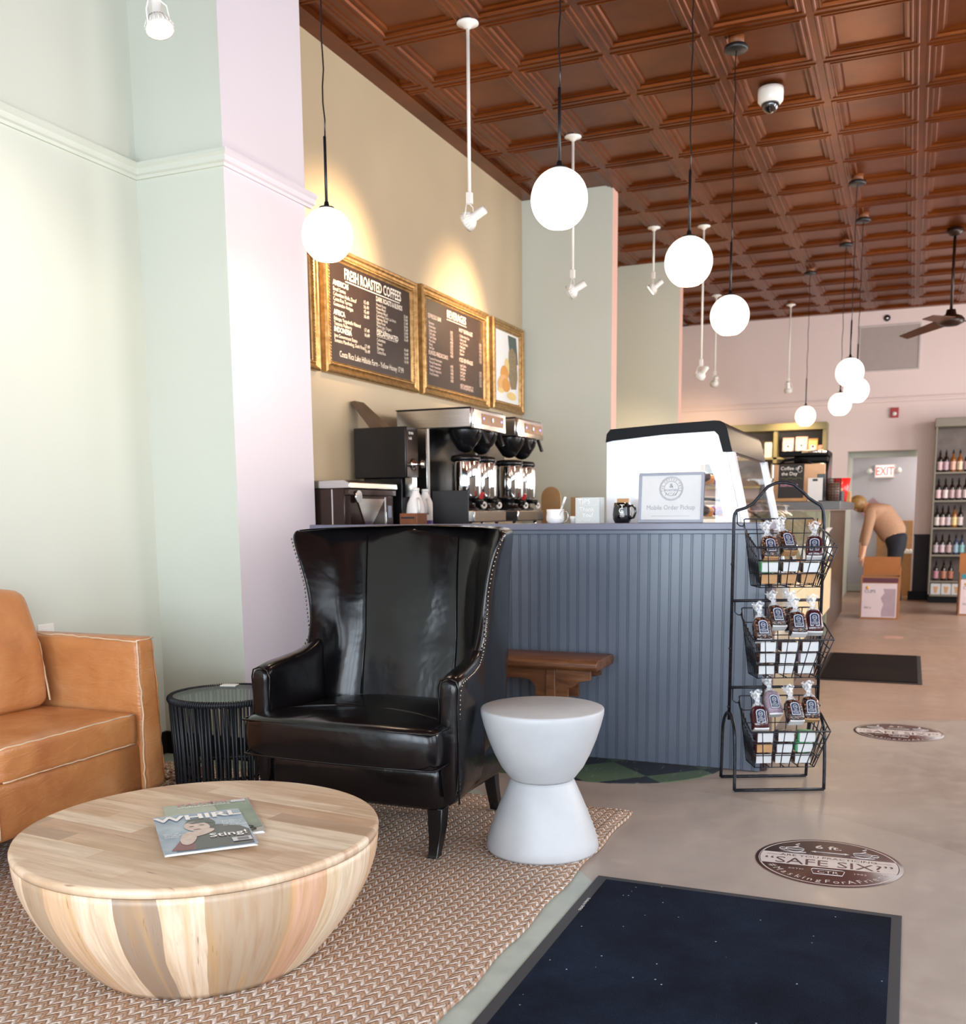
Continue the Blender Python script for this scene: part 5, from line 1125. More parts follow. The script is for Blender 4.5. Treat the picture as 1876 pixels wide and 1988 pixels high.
spot(-1.555,14.1,2.78,'small distant white stem spotlight above the coffee shelf',(.0,.5,-.85),110)
spot(-2.655,3.28,3.03,'lit white spotlight at the upper left, cut off by the picture top',(.22,-.05,-.9),0)
l=bpy.data.lights.new('spot_beam','SPOT'); l.energy=24; l.color=(1,.88,.76); l.spot_size=1.9; l.spot_blend=1.; l.shadow_soft_size=.05
o=bpy.data.objects.new('spot_beam',l); SC.collection.objects.link(o); o.location=(-2.62,3.25,2.96); o.rotation_euler=Vector((-.65,-.2,-.9)).to_track_quat('-Z','Y').to_euler()
# dome camera
t=thing('security_camera','white dome security camera on the copper ceiling','security camera',(-.94,7.03,CZ)); x,y=-.94,7.03
part(t,'housing',MB().lathe([(.078,CZ+.005),(.08,CZ-.02),(.078,CZ-.07),(.066,CZ-.085),(0,CZ-.085)],(x,y,0),28),'whitemetal'); part(t,'smoked_dome',MB().lathe([(.056*cos(a),CZ-.085-.056*sin(a)) for a in [PI/2*k/8 for k in range(9)]],(x,y,0),24),plain('smoked_dome','#101114',.05,coat=1.))
# ceiling fan, partly out of frame
fx,fy=.262,11.1
t=thing('ceiling_fan','dark brown ceiling fan hanging at the right picture edge','ceiling fan',(fx,fy,CZ))
M['fanbrown']=plain('oiled_bronze','#2a1a14',.35,.4); M['fanblade']=plain('dark_walnut_blade','#4a2a1a',.4,var=.2)
part(t,'canopy',MB().lathe([(.075,CZ+.005),(.07,CZ-.03),(.04,CZ-.06),(0,CZ-.062)],(fx,fy,0),24),'fanbrown'); part(t,'downrod',MB().cyl((fx,fy,CZ-.05),(fx,fy,3.10),.014),'fanbrown')
part(t,'motor',MB().lathe([(0,3.12),(.04,3.115),(.05,3.07),(.10,3.05),(.125,3.02),(.12,2.99),(.07,2.965),(0,2.96)],(fx,fy,0),28),'fanbrown')
for k in range(3):
    a=2.29+k*2*PI/3; mb=MB(); L=[]
    for i in range(7):
        r=.08+.56*i/6; w=.075*(1-.35*(i/6)); tl=.22; L.append([(fx+r*cos(a)-s_*w*sin(a),fy+r*sin(a)+s_*w*cos(a),3.005+s_*w*tl+dz-.05*(i/6)) for s_,dz in ((-1,0),(1,0),(1,.008),(-1,.008))])
    mb.loft(L,sm=False); part(t,'fan_blade',mb,'fanblade')
# ================= BACK OF THE SHOP =================
t=thing('air_vent','large grey louvred air grille high on the back wall','vent',(-.29,BY,3.05))
part(t,'frame',MB().box(-.76,.01,BY-.012,BY,3.05,3.07).box(-.76,.01,BY-.012,BY,3.63,3.65).box(-.76,-.74,BY-.012,BY,3.07,3.63).box(-.01,.01,BY-.012,BY,3.07,3.63),plain('grey_vent_frame','#bdb2ad',.5))
mb=MB()
for k in range(28): z=3.072+k*.02; mb.add([(-.74,BY-.010,z),(-.01,BY-.010,z),(-.01,BY-.001,z+.016),(-.74,BY-.001,z+.016)],[(0,1,2,3)])
part(t,'louvres',mb,plain('grey_louvres','#a89d97',.5))
t=thing('wall_camera','small black round camera on the back wall above the grille','camera',(-.415,BY,3.74)); part(t,'ring',MB().lathe([(.042,0),(.042,.015),(.03,.02),(0,.02)],(-.415,BY,3.735),20,axis=(0,-1,0)),'black'); part(t,'lens',MB().lathe([(.018,.02),(.016,.03),(0,.032)],(-.415,BY,3.735),16,axis=(0,-1,0)),'chrome')
t=thing('fire_alarm','red fire alarm strobe on the back wall above the doorway','fire alarm',(-.27,BY,2.43)); part(t,'red_plate',MB().box(-.322,-.218,BY-.04,BY,2.435,2.565),plain('alarm_red','#a61c20',.35),bev=.006); part(t,'strobe',MB().lathe([(.028,0),(.026,.02),(.012,.03),(0,.032)],(-.27,BY-.04,2.485),16,axis=(0,-1,0)),'white')
# exit sign
t=thing('exit_sign','lit white EXIT sign with red letters in the stock room','exit sign',(-.41,16.5,1.70))
ex0,ex1,ez0,ez1=-.535,-.255,1.685,1.88
part(t,'sign_box',MB().box(ex0,ex1,16.44,16.5,ez0,ez1),'white',bev=.005); part(t,'lit_face',MB().box(ex0+.02,ex1-.02,16.435,16.44,ez0+.02,ez1-.015),emis('lit_sign_face',(1,.62,.60,1),1.3))
mb=MB(); mb.text('EXIT',.17,frameM((-.395,16.4345,ez0+.04),(1,0,0),(0,0,1)),0,'CENTER',squeeze=.72,bold=.02); part(t,'lettering',mb,emis('lit_red_letters',(1,.10,.08,1),1.6))
for s_,x in ((-1,ex0-.075),(1,ex1+.05)): part(t,'emergency_lamp',MB().sphere((x,16.42,1.79),.045,16,10),'white'); part(t,'lamp_arm',MB().cyl((x,16.45,1.78),(ex0 if s_<0 else ex1,16.47,1.78),.012),'white')
# stock room goods
def carton(x0,x1,y0,y1,z0,z1,label,mat='kraft',deco=None,group='cartons in the stock room'):
    t=thing('carton',label,'cardboard box',((x0+x1)/2,(y0+y1)/2,z0),group); part(t,'box_body',MB().box(x0,x1,y0,y1,z0,z1),mat,bev=.004)
    part(t,'tape',MB().box((x0+x1)/2-.02,(x0+x1)/2+.02,y0-.001,y0,z0+.02,z1-.01),plain('brown_tape','#a5845a',.3))
    if deco: deco(t)
    return t
carton(-.14,.035,15.9,16.3,.001,.33,'cardboard carton with a dark print at the bottom of the right stock-room stack',deco=lambda t: part(t,'printed_mark',MB().box(-.12,-.05,15.899,15.9,.12,.19),'blackink'))
carton(-.15,.03,15.92,16.3,.332,.62,'second cardboard carton up in the right stock-room stack')
carton(-.13,.03,16.0,16.3,.622,1.06,'tall top cardboard carton against the stock-room wall')
t=thing('egg_tray_stack','white tray of small round cups on the carton stack in the doorway','tray',(-.09,15.72,.60)); mb=MB()
part(t,'tray',MB().box(-.20,.035,15.55,15.85,.60,.625),'white'); 
for k in range(5): mb.sphere((-.17+k*.045,15.6,.645),.022,10,6)
part(t,'cups',mb,'white')
one('wire_shelf_block',MB().box(-.19,.03,15.56,15.84,.0,.599),'kraft','plain cardboard carton under the white cup tray in the doorway','cardboard box',base=(-.09,15.7,0))
bpy.data.objects['wire_shelf_block'].name='large_carton'
t=thing('detergent_bottle','white plastic bottle beside the carton stack behind the person','bottle',(-.235,15.66,.626)); part(t,'bottle_body',MB().lathe([(0,.626),(.045,.626),(.045,.74),(.02,.80),(.02,.83),(0,.83)],(-.235,15.66,0),16),'white'); part(t,'spray_cap',MB().cyl((-.235,15.66,.83),(-.235,15.66,.86),.022),'card')
t=thing('leaning_poster','mauve poster with white writing tilted against the stock-room wall','poster',(-.45,16.47,1.1))
pm=Matrix.Translation((-.44,16.46,1.12))@Matrix.Rotation(.72,4,'Y'); mb=MB().box(-.26,.26,0,.012,-.14,.14).xf(pm); part(t,'poster_sheet',mb,plain('mauve_poster','#a8838c',.5))
mb=MB(); mb.text('Coffee',.10,pm@frameM((-.22,-.002,-.02),(1,0,0),(0,0,1)),0); mb.text('Tree Roasters',.06,pm@frameM((-.22,-.002,-.10),(1,0,0),(0,0,1)),0); part(t,'lettering',mb,'whiteink')
t=thing('paper_roll_pack','white paper rolls on a carton behind the stooping person','paper rolls',(-.3,16.1,.9))
for k in range(3): part(t,'paper_roll',MB().cyl((-.40+k*.08,16.15,.88),(-.40+k*.08,16.15,.98),.038,.038,14),'card')
carton(-.45,-.2,16.0,16.3,.0,.88,'tall carton carrying the white paper rolls')
# open carton the person reaches into
def bigbox(x0,x1,y0,y1,z0,z1,label,name='open_carton',lid=True,teal=False):
    t=thing(name,label,'cardboard box',((x0+x1)/2,(y0+y1)/2,z0)); w=.008; zb=z0+(z1-z0)*.70
    mb=MB().box(x0,x1,y0,y0+w,z0,zb).box(x0,x1,y1-w,y1,z0,zb).box(x0,x0+w,y0+w,y1-w,z0,zb).box(x1-w,x1,y0+w,y1-w,z0,zb).box(x0+w,x1-w,y0+w,y1-w,z0,z0+w)
    part(t,'box_walls',mb,plain('brown_carton','#9a673c',.6,var=.08))
    mb=MB().box(x0+.006,x1-.006,y1-w,y1-w+.005,zb,z1); part(t,'raised_flap',mb,plain('orange_brown_carton','#a8652c',.6))
    part(t,'raised_flap',MB().prism([(y0,zb),(y0,zb+.005),(y1,zb+.09),(y1,zb+.085)],x1-.006,x1,'x'),'kraft')
    W=x1-x0; H=zb-z0; p=MB().box(x0+.015,x1-.03,y0-.002,y0,z0+.02,zb-.075); pf=part(t,'printed_panel',p,plain('pale_pink_print','#d8c4c6',.5,var=.03))
    mb=MB(); mb.prism([(x0+W*.55,z0+.10),(x0+W*.60,z0+H*.35),(x0+W*.52,z0+H*.5),(x0+W*.62,z0+H*.62),(x0+W*.58,z0+H*.72),(x0+W*.9,z0+H*.72),(x0+W*.9,z0+.03),(x0+W*.55,z0+.03)],y0-.0035,y0-.002,'y'); part(pf,'printed_figure',mb,plain('mauve_print','#a8929a',.5))
    mb=MB().box(x0+.02,x1-.02,y0-.003,y0,zb-.065,zb-.015); part(t,'printed_stripe',mb,plain('teal_print','#2c7f8c',.5) if teal else plain('burgundy_print','#571c2c',.5))
    mb=MB(); mb.text('CUPS',.05,frameM((x0+.04,y0-.0045,z0+H*.62),(1,0,0),(0,0,1)),0); mb.text('500 ct',.03,frameM((x0+.04,y0-.0045,z0+H*.25),(1,0,0),(0,0,1)),0); part(pf,'lettering',mb,plain('slate_print','#4b5d6b',.6))
    part(pf,'yellow_mark',MB().lathe([(0,0),(.018,0),(.018,.001),(0,.001)],(x0+.07,y0-.003,z0+H*.74),14,axis=(0,-1,0)),plain('yellow_print','#e0a63c',.5)); return t
bigbox(-.488,-.079,12.2,12.62,.0,.68,'tall open brown carton with a pink printed panel, the person reaching into it')
bigbox(.545,.95,12.9,13.3,.0,.70,'open brown carton with teal stripe at the right picture edge','open_carton',True,True)
one('floor_patch_tape',MB().box(-.19,-.02,10.35,10.6,.0005,.0015),plain('pinkish_tape','#b98f80',.5),'pinkish rectangle of tape on the floor in front of the open carton','tape',base=(-.1,10.5,0))
# syrup shelves
t=thing('syrup_shelf','tall dark wall shelf unit full of syrup bottles at the right edge','shelf unit',(.85,14.75,0))
M['shelfgreen']=plain('olive_grey_shelf_paint','#7d7566',.45); M['greyplank']=plain('weathered_grey_planks','#6f625c',.6,var=.22,nscale=6)
sx0,sx1,sy0,sy1=.245,1.5,14.55,14.96
part(t,'side_panel',MB().box(sx0,sx0+.02,sy0,sy1,.11,2.26),'shelfgreen'); part(t,'side_panel',MB().box(sx1-.02,sx1,sy0,sy1,.11,2.26),'shelfgreen')
part(t,'back_boards',MB().box(sx0+.02,sx1-.02,sy1-.02,sy1,.11,2.26),'greyplank'); part(t,'cornice',MB().box(sx0-.015,sx1+.02,sy0-.02,sy1,2.26,2.37),'shelfgreen',bev=.006)
part(t,'plinth',MB().box(sx0,sx1,sy0+.03,sy1,0,.11),'blackbase')
SHZ=[1.69,1.33,.98,.63,.29,.045+.065]
for z in SHZ: part(t,'shelf',MB().box(sx0+.02,sx1-.02,sy0,sy1-.02,z-.022,z),'shelfgreen')
BM={}
def bottlemesh(kind):
    if kind in BM: return BM[kind]
    col={'dark':'#1c0f0c','amber':'#8a4f1c','blue':'#2b3d55'}[kind]; g=plain('syrup_%s'%kind,col,.12,coat=.5); H=.24
    pf=[(0,0),(.031,0),(.034,.006),(.034,.05),(.031,.08),(.034,.11),(.034,.165),(.028,.19),(.013,.215),(.012,.25),(0,.25)]
    BM[kind]=MB().lathe(pf,(0,0,0),20).mesh('glass_body',g); return BM[kind]
LBM={}
def labmesh(c):
    if c not in LBM:
        LBM[c]=MB().lathe([(.0345,.03),(.0348,.032),(.0348,.05),(.0318,.08),(.0348,.11),(.0348,.138),(.0345,.14)],(0,0,0),20,caps=False).mesh('paper_label',plain('syrup_label_'+c.strip('#'),c,.45,var=.25,nscale=45)) 
    return LBM[c]
capm=MB().lathe([(.0135,.248),(.0135,.275),(.006,.28),(.006,.30),(0,.30)],(0,0,0),14).mesh('pump_cap','blackplastic')
RN=('top','second','third','fourth','lowest'); rows=[[(.281,'dark','#c9a9ac'),(.352,'dark','#b99aa2'),(.436,'amber','#dba996'),(.515,'amber','#d9c3a6'),(.60,'dark','#c9a9ac')],[(.279,'dark','#d8b3b4'),(.362,'dark','#d9c6c3'),(.44,'dark','#b99a9c'),(.518,'dark','#bfa3a6'),(.60,'dark','#d9c6c3')],[(.278,'dark','#cfc0ba'),(.345,'dark','#d3b9b8'),(.412,'dark','#c2b2b6'),(.485,'amber','#dcc489'),(.555,'dark','#cfc0ba')],[(.283,'dark','#b5a3a6'),(.358,'dark','#c9b0bb'),(.438,'dark','#b79a9a'),(.52,'blue','#8fa6b8'),(.59,'blue','#7fb0b0')],[(.30,'dark','#b8808c'),(.392,'dark','#b57b63'),(.475,'dark','#ad6f58')]]
LW={'#c9a9ac':'rosy','#b99aa2':'mauve','#dba996':'peach','#d9c3a6':'cream','#d8b3b4':'pink','#d9c6c3':'pale','#b99a9c':'dusty pink','#bfa3a6':'dull pink','#cfc0ba':'off-white','#d3b9b8':'pale pink','#c2b2b6':'greyish','#dcc489':'yellow','#b5a3a6':'grey-pink','#c9b0bb':'lilac','#b79a9a':'brownish pink','#8fa6b8':'blue','#7fb0b0':'teal','#b8808c':'red-pink','#b57b63':'orange','#ad6f58':'rust'}
for ri,row in enumerate(rows):
    for ci,(x,kd,lc) in enumerate(row):
        b=thing('syrup_bottle','%s syrup bottle with %s label, %s from the left on the %s bottle shelf'%(kd,LW[lc],('first','second','third','fourth','fifth')[ci],RN[ri]),'bottle',(x+.03,14.66,SHZ[ri]+.0005),'syrup bottles on the wall shelves')
        b.scale=(1,1.05,.95 if ri<3 else .88)
        link('glass_body',bottlemesh(kd),b); link('paper_label',labmesh(lc),b); link('pump_cap',capm,b)
for k,x in enumerate((.275,.40,.525)):
    t=thing('white_carton','white box printed with a tan cone on the bottom shelf, %s from the left'%('first','second','third')[k],'box',(x+.055,14.7,.1105),'white cone boxes on the bottom shelf'); part(t,'box_body',MB().box(x,x+.118,14.57,14.85,.1105,.255),'card',bev=.003)
    part(t,'printed_cone',MB().prism([(x+.03,.215),(x+.09,.215),(x+.075,.13),(x+.045,.13)],14.5685,14.57,'y'),plain('tan_cone_print','#c49a72',.5))
# coffee shelf, back left
t=thing('coffee_shelf','olive wall shelf holding white coffee bags on the back wall','shelf unit',(-1.9,14.8,1.9))
cx0,cx1,cy0=-2.75,-1.10,14.66; M['olive']=plain('olive_wood_paint','#8a8058',.45)
part(t,'cornice',MB().box(cx0,cx1,cy0-.02,BY-.001,2.30,2.395),'olive',bev=.005)
for x,w in ((cx0,.03),(-1.79,.05),(cx1-.05,.05)): part(t,'upright',MB().box(x,x+w,cy0,BY-.001,1.55,2.30),'olive')
part(t,'back_boards',MB().box(cx0+.03,cx1-.05,BY-.012,BY-.001,1.55,2.30),plain('taupe_backing','#776c62',.6))
for z in (1.945,1.56): part(t,'shelf',MB().box(cx0+.03,cx1-.05,cy0,BY-.012,z-.03,z),'olive')
def cbag(x,w,h,mat,label,band):
    y=14.74; t=thing('coffee_bag',label,'coffee bag',(x,y,1.9455),'packages on the coffee shelf')
    mb=MB().loft([[(x-w/2,y-.035,1.9455),(x+w/2,y-.035,1.9455),(x+w/2,y+.035,1.9455),(x-w/2,y+.035,1.9455)],[(x-w/2,y-.035,1.9455+h*.8),(x+w/2,y-.035,1.9455+h*.8),(x+w/2,y+.035,1.9455+h*.8),(x-w/2,y+.035,1.9455+h*.8)],[(x-w/2,y-.006,1.9455+h),(x+w/2,y-.006,1.9455+h),(x+w/2,y+.006,1.9455+h),(x-w/2,y+.006,1.9455+h)]],sm=False)
    part(t,'bag_body',mb,mat,bev=.003)
    if band:
        z0=1.9455; part(t,'arched_label',MB().prism([(x-w*.33,z0+h*.05),(x-w*.33,z0+h*.6)]+[(x+w*.33*cos(PI-PI*k/8),z0+h*.6+w*.2*sin(PI*k/8)) for k in range(1,8)]+[(x+w*.33,z0+h*.6),(x+w*.33,z0+h*.05),(x+w*.12,z0+h*.05),(x+w*.12,z0+h*.35),(x-w*.12,z0+h*.35),(x-w*.12,z0+h*.05)],y-.0375,y-.0355,'y'),'card')
        part(t,'round_mark',MB().lathe([(0,0),(.014,0),(.014,.001),(0,.001)],(x,y-.038,z0+h*.6),14,axis=(0,-1,0)),'blackink'); part(t,'folded_top',MB().obox((x,y,1.9455+h+.008),(w*.98,.02,.022)),band)
M['greybag']=plain('grey_brown_bag','#a79a9c',.5); M['pinkfold']=plain('pink_fold','#d9a39a',.5); M['goldbag']=plain('gold_bag','#caa25a',.4)
cbag(-1.60,.15,.24,'greybag','grey coffee bag with arched white label, left one of the two large bags','pinkfold')
cbag(-1.425,.16,.25,'greybag','grey coffee bag with arched white label, right one of the two large bags','pinkfold')
cbag(-1.275,.12,.22,'goldbag','golden coffee bag beside the two large grey bags','kraft'); cbag(-1.183,.055,.15,'pinkfold','small pink package at the right end of the coffee shelf',None)
cbag(-1.86,.105,.21,'card','white carton left of the shelf divider',None); cbag(-1.99,.105,.12,'card','low white box beside the taller white carton',None)

# ================= GREEN ESPRESSO COUNTER =================
def sagewood():
    n=NT('sage_grained_wood'); v=n.mapv(n.obj(),(14,14,1.2)); f=n.noise(v,2.,4,.6,.4); n.set(col=n.ramp(f,[(.25,hx('#7a7d66')),(.7,hx('#989b82'))]),rough=.4); return n.m
def darkwood():
    n=NT('dark_stained_wood'); v=n.mapv(n.obj(),(10,10,1.2)); f=n.noise(v,2.,4,.6,.4); n.set(col=n.ramp(f,[(.25,hx('#2f241c')),(.7,hx('#463729'))]),rough=.35,coat=.05); return n.m
ex=thing('espresso_counter','tall sage and dark wood espresso counter with a grey top','counter',(-.95,11.2,0))
E0,E1,EY0,EY1=-1.40,-.69,9.92,12.35
part(ex,'end_panel',MB().box(E0,E1,EY0,EY0+.03,.06,1.215),sagewood(),bev=.004); part(ex,'side_panel',MB().box(E1-.03,E1,EY0+.031,EY1,.06,1.215),darkwood(),bev=.003)
part(ex,'carcass',MB().box(E0,E1-.031,EY0+.031,EY1,.06,1.21),'charcoal'); part(ex,'toe_kick',MB().box(E0,E1-.05,EY0+.04,EY1,.0,.06),'black')
part(ex,'countertop',MB().box(E0,-.60,EY0-.06,EY1+.05,1.222,1.30),plain('grey_stone_top','#55575a',.35),bev=.006)
EZ=1.3005
t=thing('wall_ledge_tray','white folded leaflet tray fixed to the end of the espresso counter','tray',(-.82,9.85,.9)); part(t,'tray_shelf',MB().prism([(-.86,.93),(-.70,1.06),(-.66,1.06),(-.78,.90)],9.80,9.915,'y'),'card'); part(t,'leaflet_box',MB().box(-.86,-.76,9.84,9.91,1.06,1.13),'kraft')
# big wooden menu easel with chalk board
t=thing('wooden_screen','pale wooden panel standing behind the chalkboard on the espresso counter','panel',(-.95,10.25,EZ)); part(t,'panel',MB().box(-1.26,-.78,10.40,10.43,EZ,1.66),plain('pale_birch_panel','#d2a883',.5,var=.06),bev=.004)
t=thing('chalkboard','small chalkboard reading Coffee of the Day Sumatra on a wood stand','chalkboard',(-1.04,10.05,EZ)); cm=Matrix.Translation((-1.055,10.02,EZ+.012))@Matrix.Rotation(-.12,4,'X')
part(t,'slate',MB().box(-.115,.115,0,.008,.02,.34).xf(cm),plain('black_slate','#1b1512',.5)); part(t,'wooden_stand',MB().box(-.14,.15,-.05,.06,-.011,.02).xf(Matrix.Translation((-1.055,10.02,EZ+.012))),'kraft',bev=.003)
mb=MB(); f=lambda x,z: cm@frameM((x,-.001,z),(1,0,0),(0,0,1)); mb.text('Coffee of',.045,f(-.10,.285),0); mb.text('the Day',.045,f(-.09,.235),0); mb.text('Sumatra',.05,f(-.10,.13),1)
mb.tube([cm@Vector((-.10+.02*k,-.001,.205+.006*sin(k*1.7))) for k in range(11)],.0015,4,mi=2); mb.tube([cm@Vector((.075+.02*cos(a),-.001,.29+.03*sin(a))) for a in [k*.5 for k in range(13)]],.002,4)
part(t,'chalk_writing',mb,['whiteink',plain('pink_chalk','#d19ab5',.6),plain('green_chalk','#7d8f4a',.6)])
t=thing('espresso_machine','black and chrome espresso machine rising behind the wooden panel','espresso machine',(-1.0,10.9,EZ))
part(t,'machine_body',MB().box(-1.32,-.80,10.65,11.1,EZ,1.69),'steel',bev=.02); part(t,'cup_rail',MB().box(-1.24,-.77,10.62,11.12,1.745,1.80).box(-1.10,-.78,10.64,11.10,1.69,1.745),'hood',bev=.01); part(t,'chrome_bar',MB().cyl((-1.02,10.60,1.785),(-.79,10.60,1.785),.016),'chrome')
part(t,'side_cheek',MB().prism([(10.62,EZ),(11.12,EZ),(11.12,1.76),(10.85,1.76),(10.62,1.60)],-.80,-.77,'x'),'blackplastic'); part(t,'arched_handle',MB().tube([(-1.24,10.58,1.66),(-1.18,10.58,1.705),(-1.08,10.58,1.72),(-.97,10.58,1.70),(-.92,10.58,1.67)],.014,8),'hood')
t=thing('register_stand','tall black display stand beside the wooden panel','display stand',(-.77,10.1,EZ)); part(t,'display',MB().box(-.83,-.755,10.12,10.16,EZ+.04,1.555),'blackplastic',bev=.005); part(t,'foot',MB().box(-.84,-.74,10.06,10.20,EZ,EZ+.04),'blackplastic',bev=.004)
t=thing('price_sign','white upright card sign with a small dark heading on the espresso counter','sign',(-.83,9.97,EZ)); part(t,'sheet',MB().box(-.895,-.765,9.965,9.97,EZ+.008,EZ+.215),'card'); part(t,'heading_print',MB().box(-.855,-.81,9.9635,9.965,EZ+.185,EZ+.205),'blackink'); part(t,'base_foot',MB().box(-.86,-.80,9.95,9.99,EZ,EZ+.008),'white')
t=thing('wire_cup_holder','dark wire basket holder of cup lids on the espresso counter','wire holder',(-.68,10.05,EZ)); mb=MB(); c=(-.675,10.06)
for z in range(9): mb.tube([(c[0]+.062*cos(a),c[1]+.062*sin(a),EZ+.006+z*.025) for a in [2*PI*k/20 for k in range(20)]],.0025,4,True)
for k in range(14): a=2*PI*k/14; mb.tube([(c[0]+.062*cos(a),c[1]+.062*sin(a),EZ+.004),(c[0]+.062*cos(a),c[1]+.062*sin(a),EZ+.21)],.0025,4)
part(t,'wire_cage',mb,'iron'); part(t,'stacked_lids',MB().cyl((c[0],c[1],EZ),(c[0],c[1],EZ+.17),.052),plain('brown_lids','#6d5244',.5))
t=thing('straw_box','grey box of counter supplies holding the red cup','box',(-.60,10.9,EZ)); part(t,'box_body',MB().box(-.72,-.625,10.55,10.85,EZ,EZ+.10),plain('dark_grey_box','#4a4a50',.5),bev=.004)
part(t,'tan_packets',MB().box(-.71,-.64,10.60,10.80,EZ+.10,EZ+.13),'kraft')
t=thing('red_tumbler','bright red fluted cup on the grey box','cup',(-.66,10.98,EZ)); part(t,'cup_body',MB().lathe([(0,EZ+.0),(.045,EZ+.0),(.085,EZ+.235),(.082,EZ+.235),(.042,EZ+.01),(0,EZ+.01)],(-.66,10.98,0),36,fn=lambda a,z:1+.02*cos(18*a)),plain('red_plastic','#d8231f',.3,coat=.3))
t=thing('brown_basket','small brown woven basket at the far corner of the espresso counter','basket',(-.62,11.6,EZ)); part(t,'basket_body',MB().box(-.69,-.60,11.5,11.7,EZ,EZ+.11),'kraft',bev=.006); part(t,'leather_strap',MB().box(-.695,-.66,11.495,11.705,EZ+.111,EZ+.125),'brownwood')
t=thing('card_reader','black card terminal with a white pen leaning behind the pastry case','card reader',(-1.15,9.75,1.32))
part(t,'terminal_body',MB().obox((-1.27,9.93,EZ+.12),(.10,.05,.22),Matrix.Rotation(.2,4,'Y')),'blackplastic',bev=.01); part(t,'white_edge',MB().obox((-1.235,9.895,EZ+.14),(.02,.03,.16),Matrix.Rotation(.2,4,'Y')),'white',bev=.006)

# ================= STOOPING PERSON =================
def skin(name,pts,edges,root,mat,sub=2,parent=None):
    me=bpy.data.meshes.new(name); me.from_pydata([p[:3] for p in pts],edges,[]); me.materials.append(M[mat] if isinstance(mat,str) else mat)
    o=bpy.data.objects.new(name,me); SC.collection.objects.link(o); o.parent=parent
    s=o.modifiers.new('skin','SKIN'); s.use_smooth_shade=True
    if not me.skin_vertices: pass
    for i,p in enumerate(pts): r=p[3]; me.skin_vertices[0].data[i].radius=(r,p[4] if len(p)>4 else r)
    me.skin_vertices[0].data[root].use_root=True
    d=o.modifiers.new('sub','SUBSURF'); d.levels=sub; d.render_levels=sub; return o
M['skintone']=plain('skin','#d9a080',.5,var=.04); M['sweater']=plain('tan_knit_sweater','#ab8468',.85,var=.08,nscale=60,bump=.2); M['trouser']=plain('navy_trousers','#14161f',.8); M['hair']=plain('blonde_hair','#94703f',.5,var=.3,nscale=40,bump=.6)
pb=Vector((-.20,13.05,0))
person=thing('person','person in a tan sweater and dark trousers stooping over the open carton','person',tuple(pb))
# local coordinates, facing -x
J=[(.04,0,.88,.085,.10),(-.04,0,1.03,.10,.11),(-.14,0,1.15,.13,.16),(-.24,0,1.22,.12,.16),(-.31,0,1.255,.055),(-.36,0,1.27,.05),(-.41,-.0,1.275,.085),(-.45,0,1.25,.08),
 (-.235,-.15,1.19,.055),(-.27,-.175,.95,.042),(-.30,-.22,.75,.03),(-.305,-.235,.67,.026),
 (-.235,.15,1.19,.055),(-.30,.19,.96,.042),(-.34,.10,.78,.03),(-.345,.08,.70,.026),
 (.05,-.09,.80,.085),(.0,-.10,.46,.06),(.07,-.10,.09,.042),(-.04,-.10,.04,.038),(-.11,-.10,.03,.028),
 (.05,.09,.80,.085),(.02,.10,.46,.06),(.09,.10,.09,.042),(-.02,.10,.04,.038),(-.09,.10,.03,.028)]
Ed=[(0,1),(1,2),(2,3),(3,4),(4,5),(5,6),(6,7),(3,8),(8,9),(9,10),(10,11),(3,12),(12,13),(13,14),(14,15),(0,16),(16,17),(17,18),(18,19),(19,20),(0,21),(21,22),(22,23),(23,24),(24,25)]
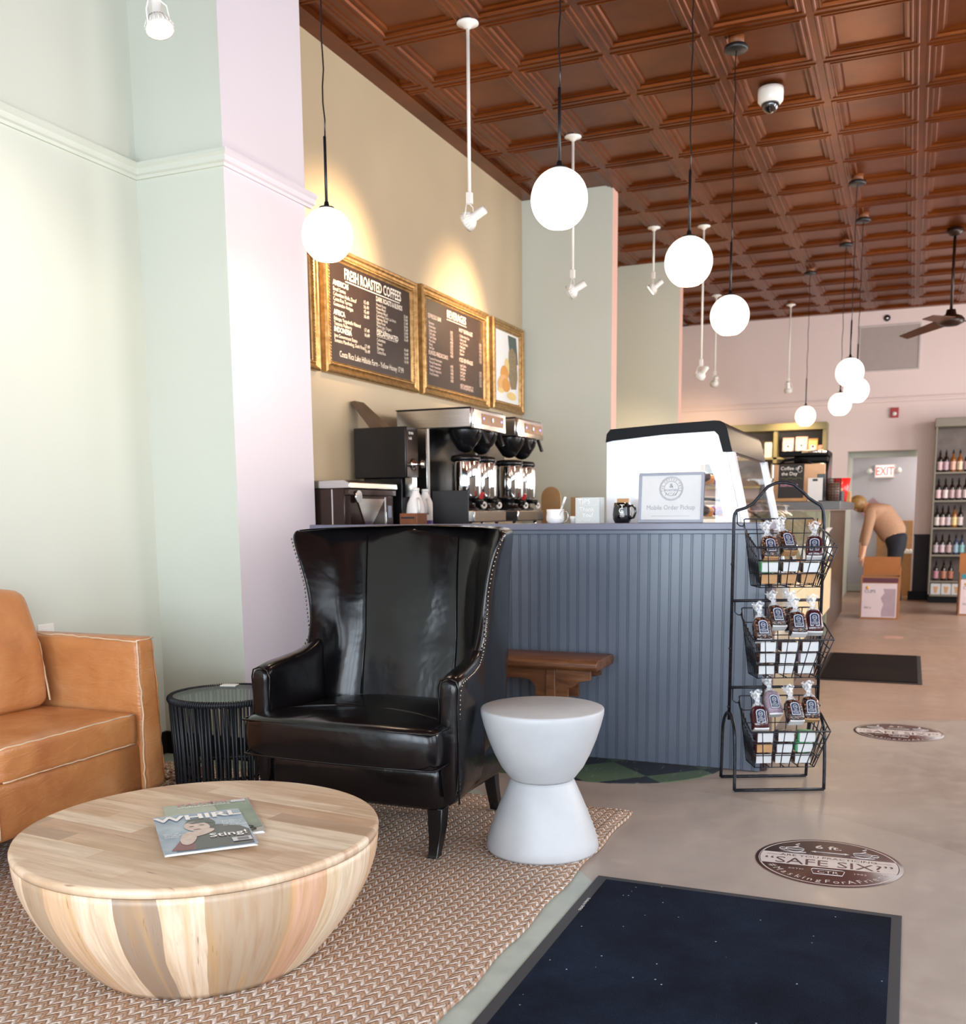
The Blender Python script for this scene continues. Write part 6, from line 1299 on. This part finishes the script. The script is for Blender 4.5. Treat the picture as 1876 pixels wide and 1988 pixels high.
def hand(base,dirv,side):
    b0=len(J); w=11 if side<0 else 15
    for k in range(4):
        off=Vector((.0,(k-1.5)*.019,0)); L_=(.055,.065,.06,.048)[k]; p1=Vector(base)+off*.9+Vector(dirv)*.06; p2=p1+Vector(dirv)*L_*.5+Vector((-.008,0,0)); p3=p2+Vector(dirv)*L_*.5+Vector((.004,0,0))
        i=len(J); J.extend([(*p1,.010),(*p2,.0085),(*p3,.0075)]); Ed.extend([(w,i),(i,i+1),(i+1,i+2)])
    p1=Vector(base)+Vector((-.012,-.028*side*-1,0))+Vector(dirv)*.02; p2=p1+Vector((-.012,.012*side,0))+Vector(dirv)*.03; i=len(J); J.extend([(*p1,.011),(*p2,.009)]); Ed.extend([(w,i),(i,i+1)])
hand(J[11][:3],(0,0,-1),-1); hand(J[15][:3],(0,0,-1),1)
skin('person_body',J,Ed,0,'skintone',2,person)
G=[(.07,0,.84,.165,.18),(-.04,0,1.03,.15,.17),(-.14,0,1.15,.155,.18),(-.235,0,1.225,.135,.175),(-.285,0,1.25,.075),(-.235,-.15,1.19,.075),(-.27,-.175,.95,.056),(-.297,-.215,.775,.042),(-.235,.15,1.19,.075),(-.30,.19,.96,.056),(-.337,.108,.80,.042)]
skin('sweater',G,[(0,1),(1,2),(2,3),(3,4),(3,5),(5,6),(6,7),(3,8),(8,9),(9,10)],0,'sweater',2,person)
G=[(.05,0,.86,.15,.165),(.03,0,.97,.148,.165),(.06,-.09,.78,.10),(.01,-.10,.46,.075),(.07,-.10,.10,.062),(.06,.09,.78,.10),(.03,.10,.46,.075),(.09,.10,.10,.062)]
skin('trousers',G,[(0,1),(0,2),(2,3),(3,4),(0,5),(5,6),(6,7)],0,'trouser',2,person)
mb=MB(); mb.sphere((-.395,0,1.30),.098,20,14,(1,1,.95)); mb.sphere((-.36,.0,1.26),.075,16,10); part(person,'hair',mb,'hair',False)
mb=MB(); mb.sphere((-.452,-.03,1.272),.011,8,6).sphere((-.452,.03,1.272),.011,8,6); part(person,'eyes',mb,'blackink',False)
mb=MB().lathe([(.016,0),(.008,.018),(0,.024)],(-.522,0,1.245),10,axis=(-1,0,-.3)); part(person,'nose',mb,'skintone',False)
for y in (-.10,.10): part(person,'shoe',MB().sphere((-.02 if y<0 else .0,y,.04),.045,14,8,(2.6,1,.85)),'black',False)
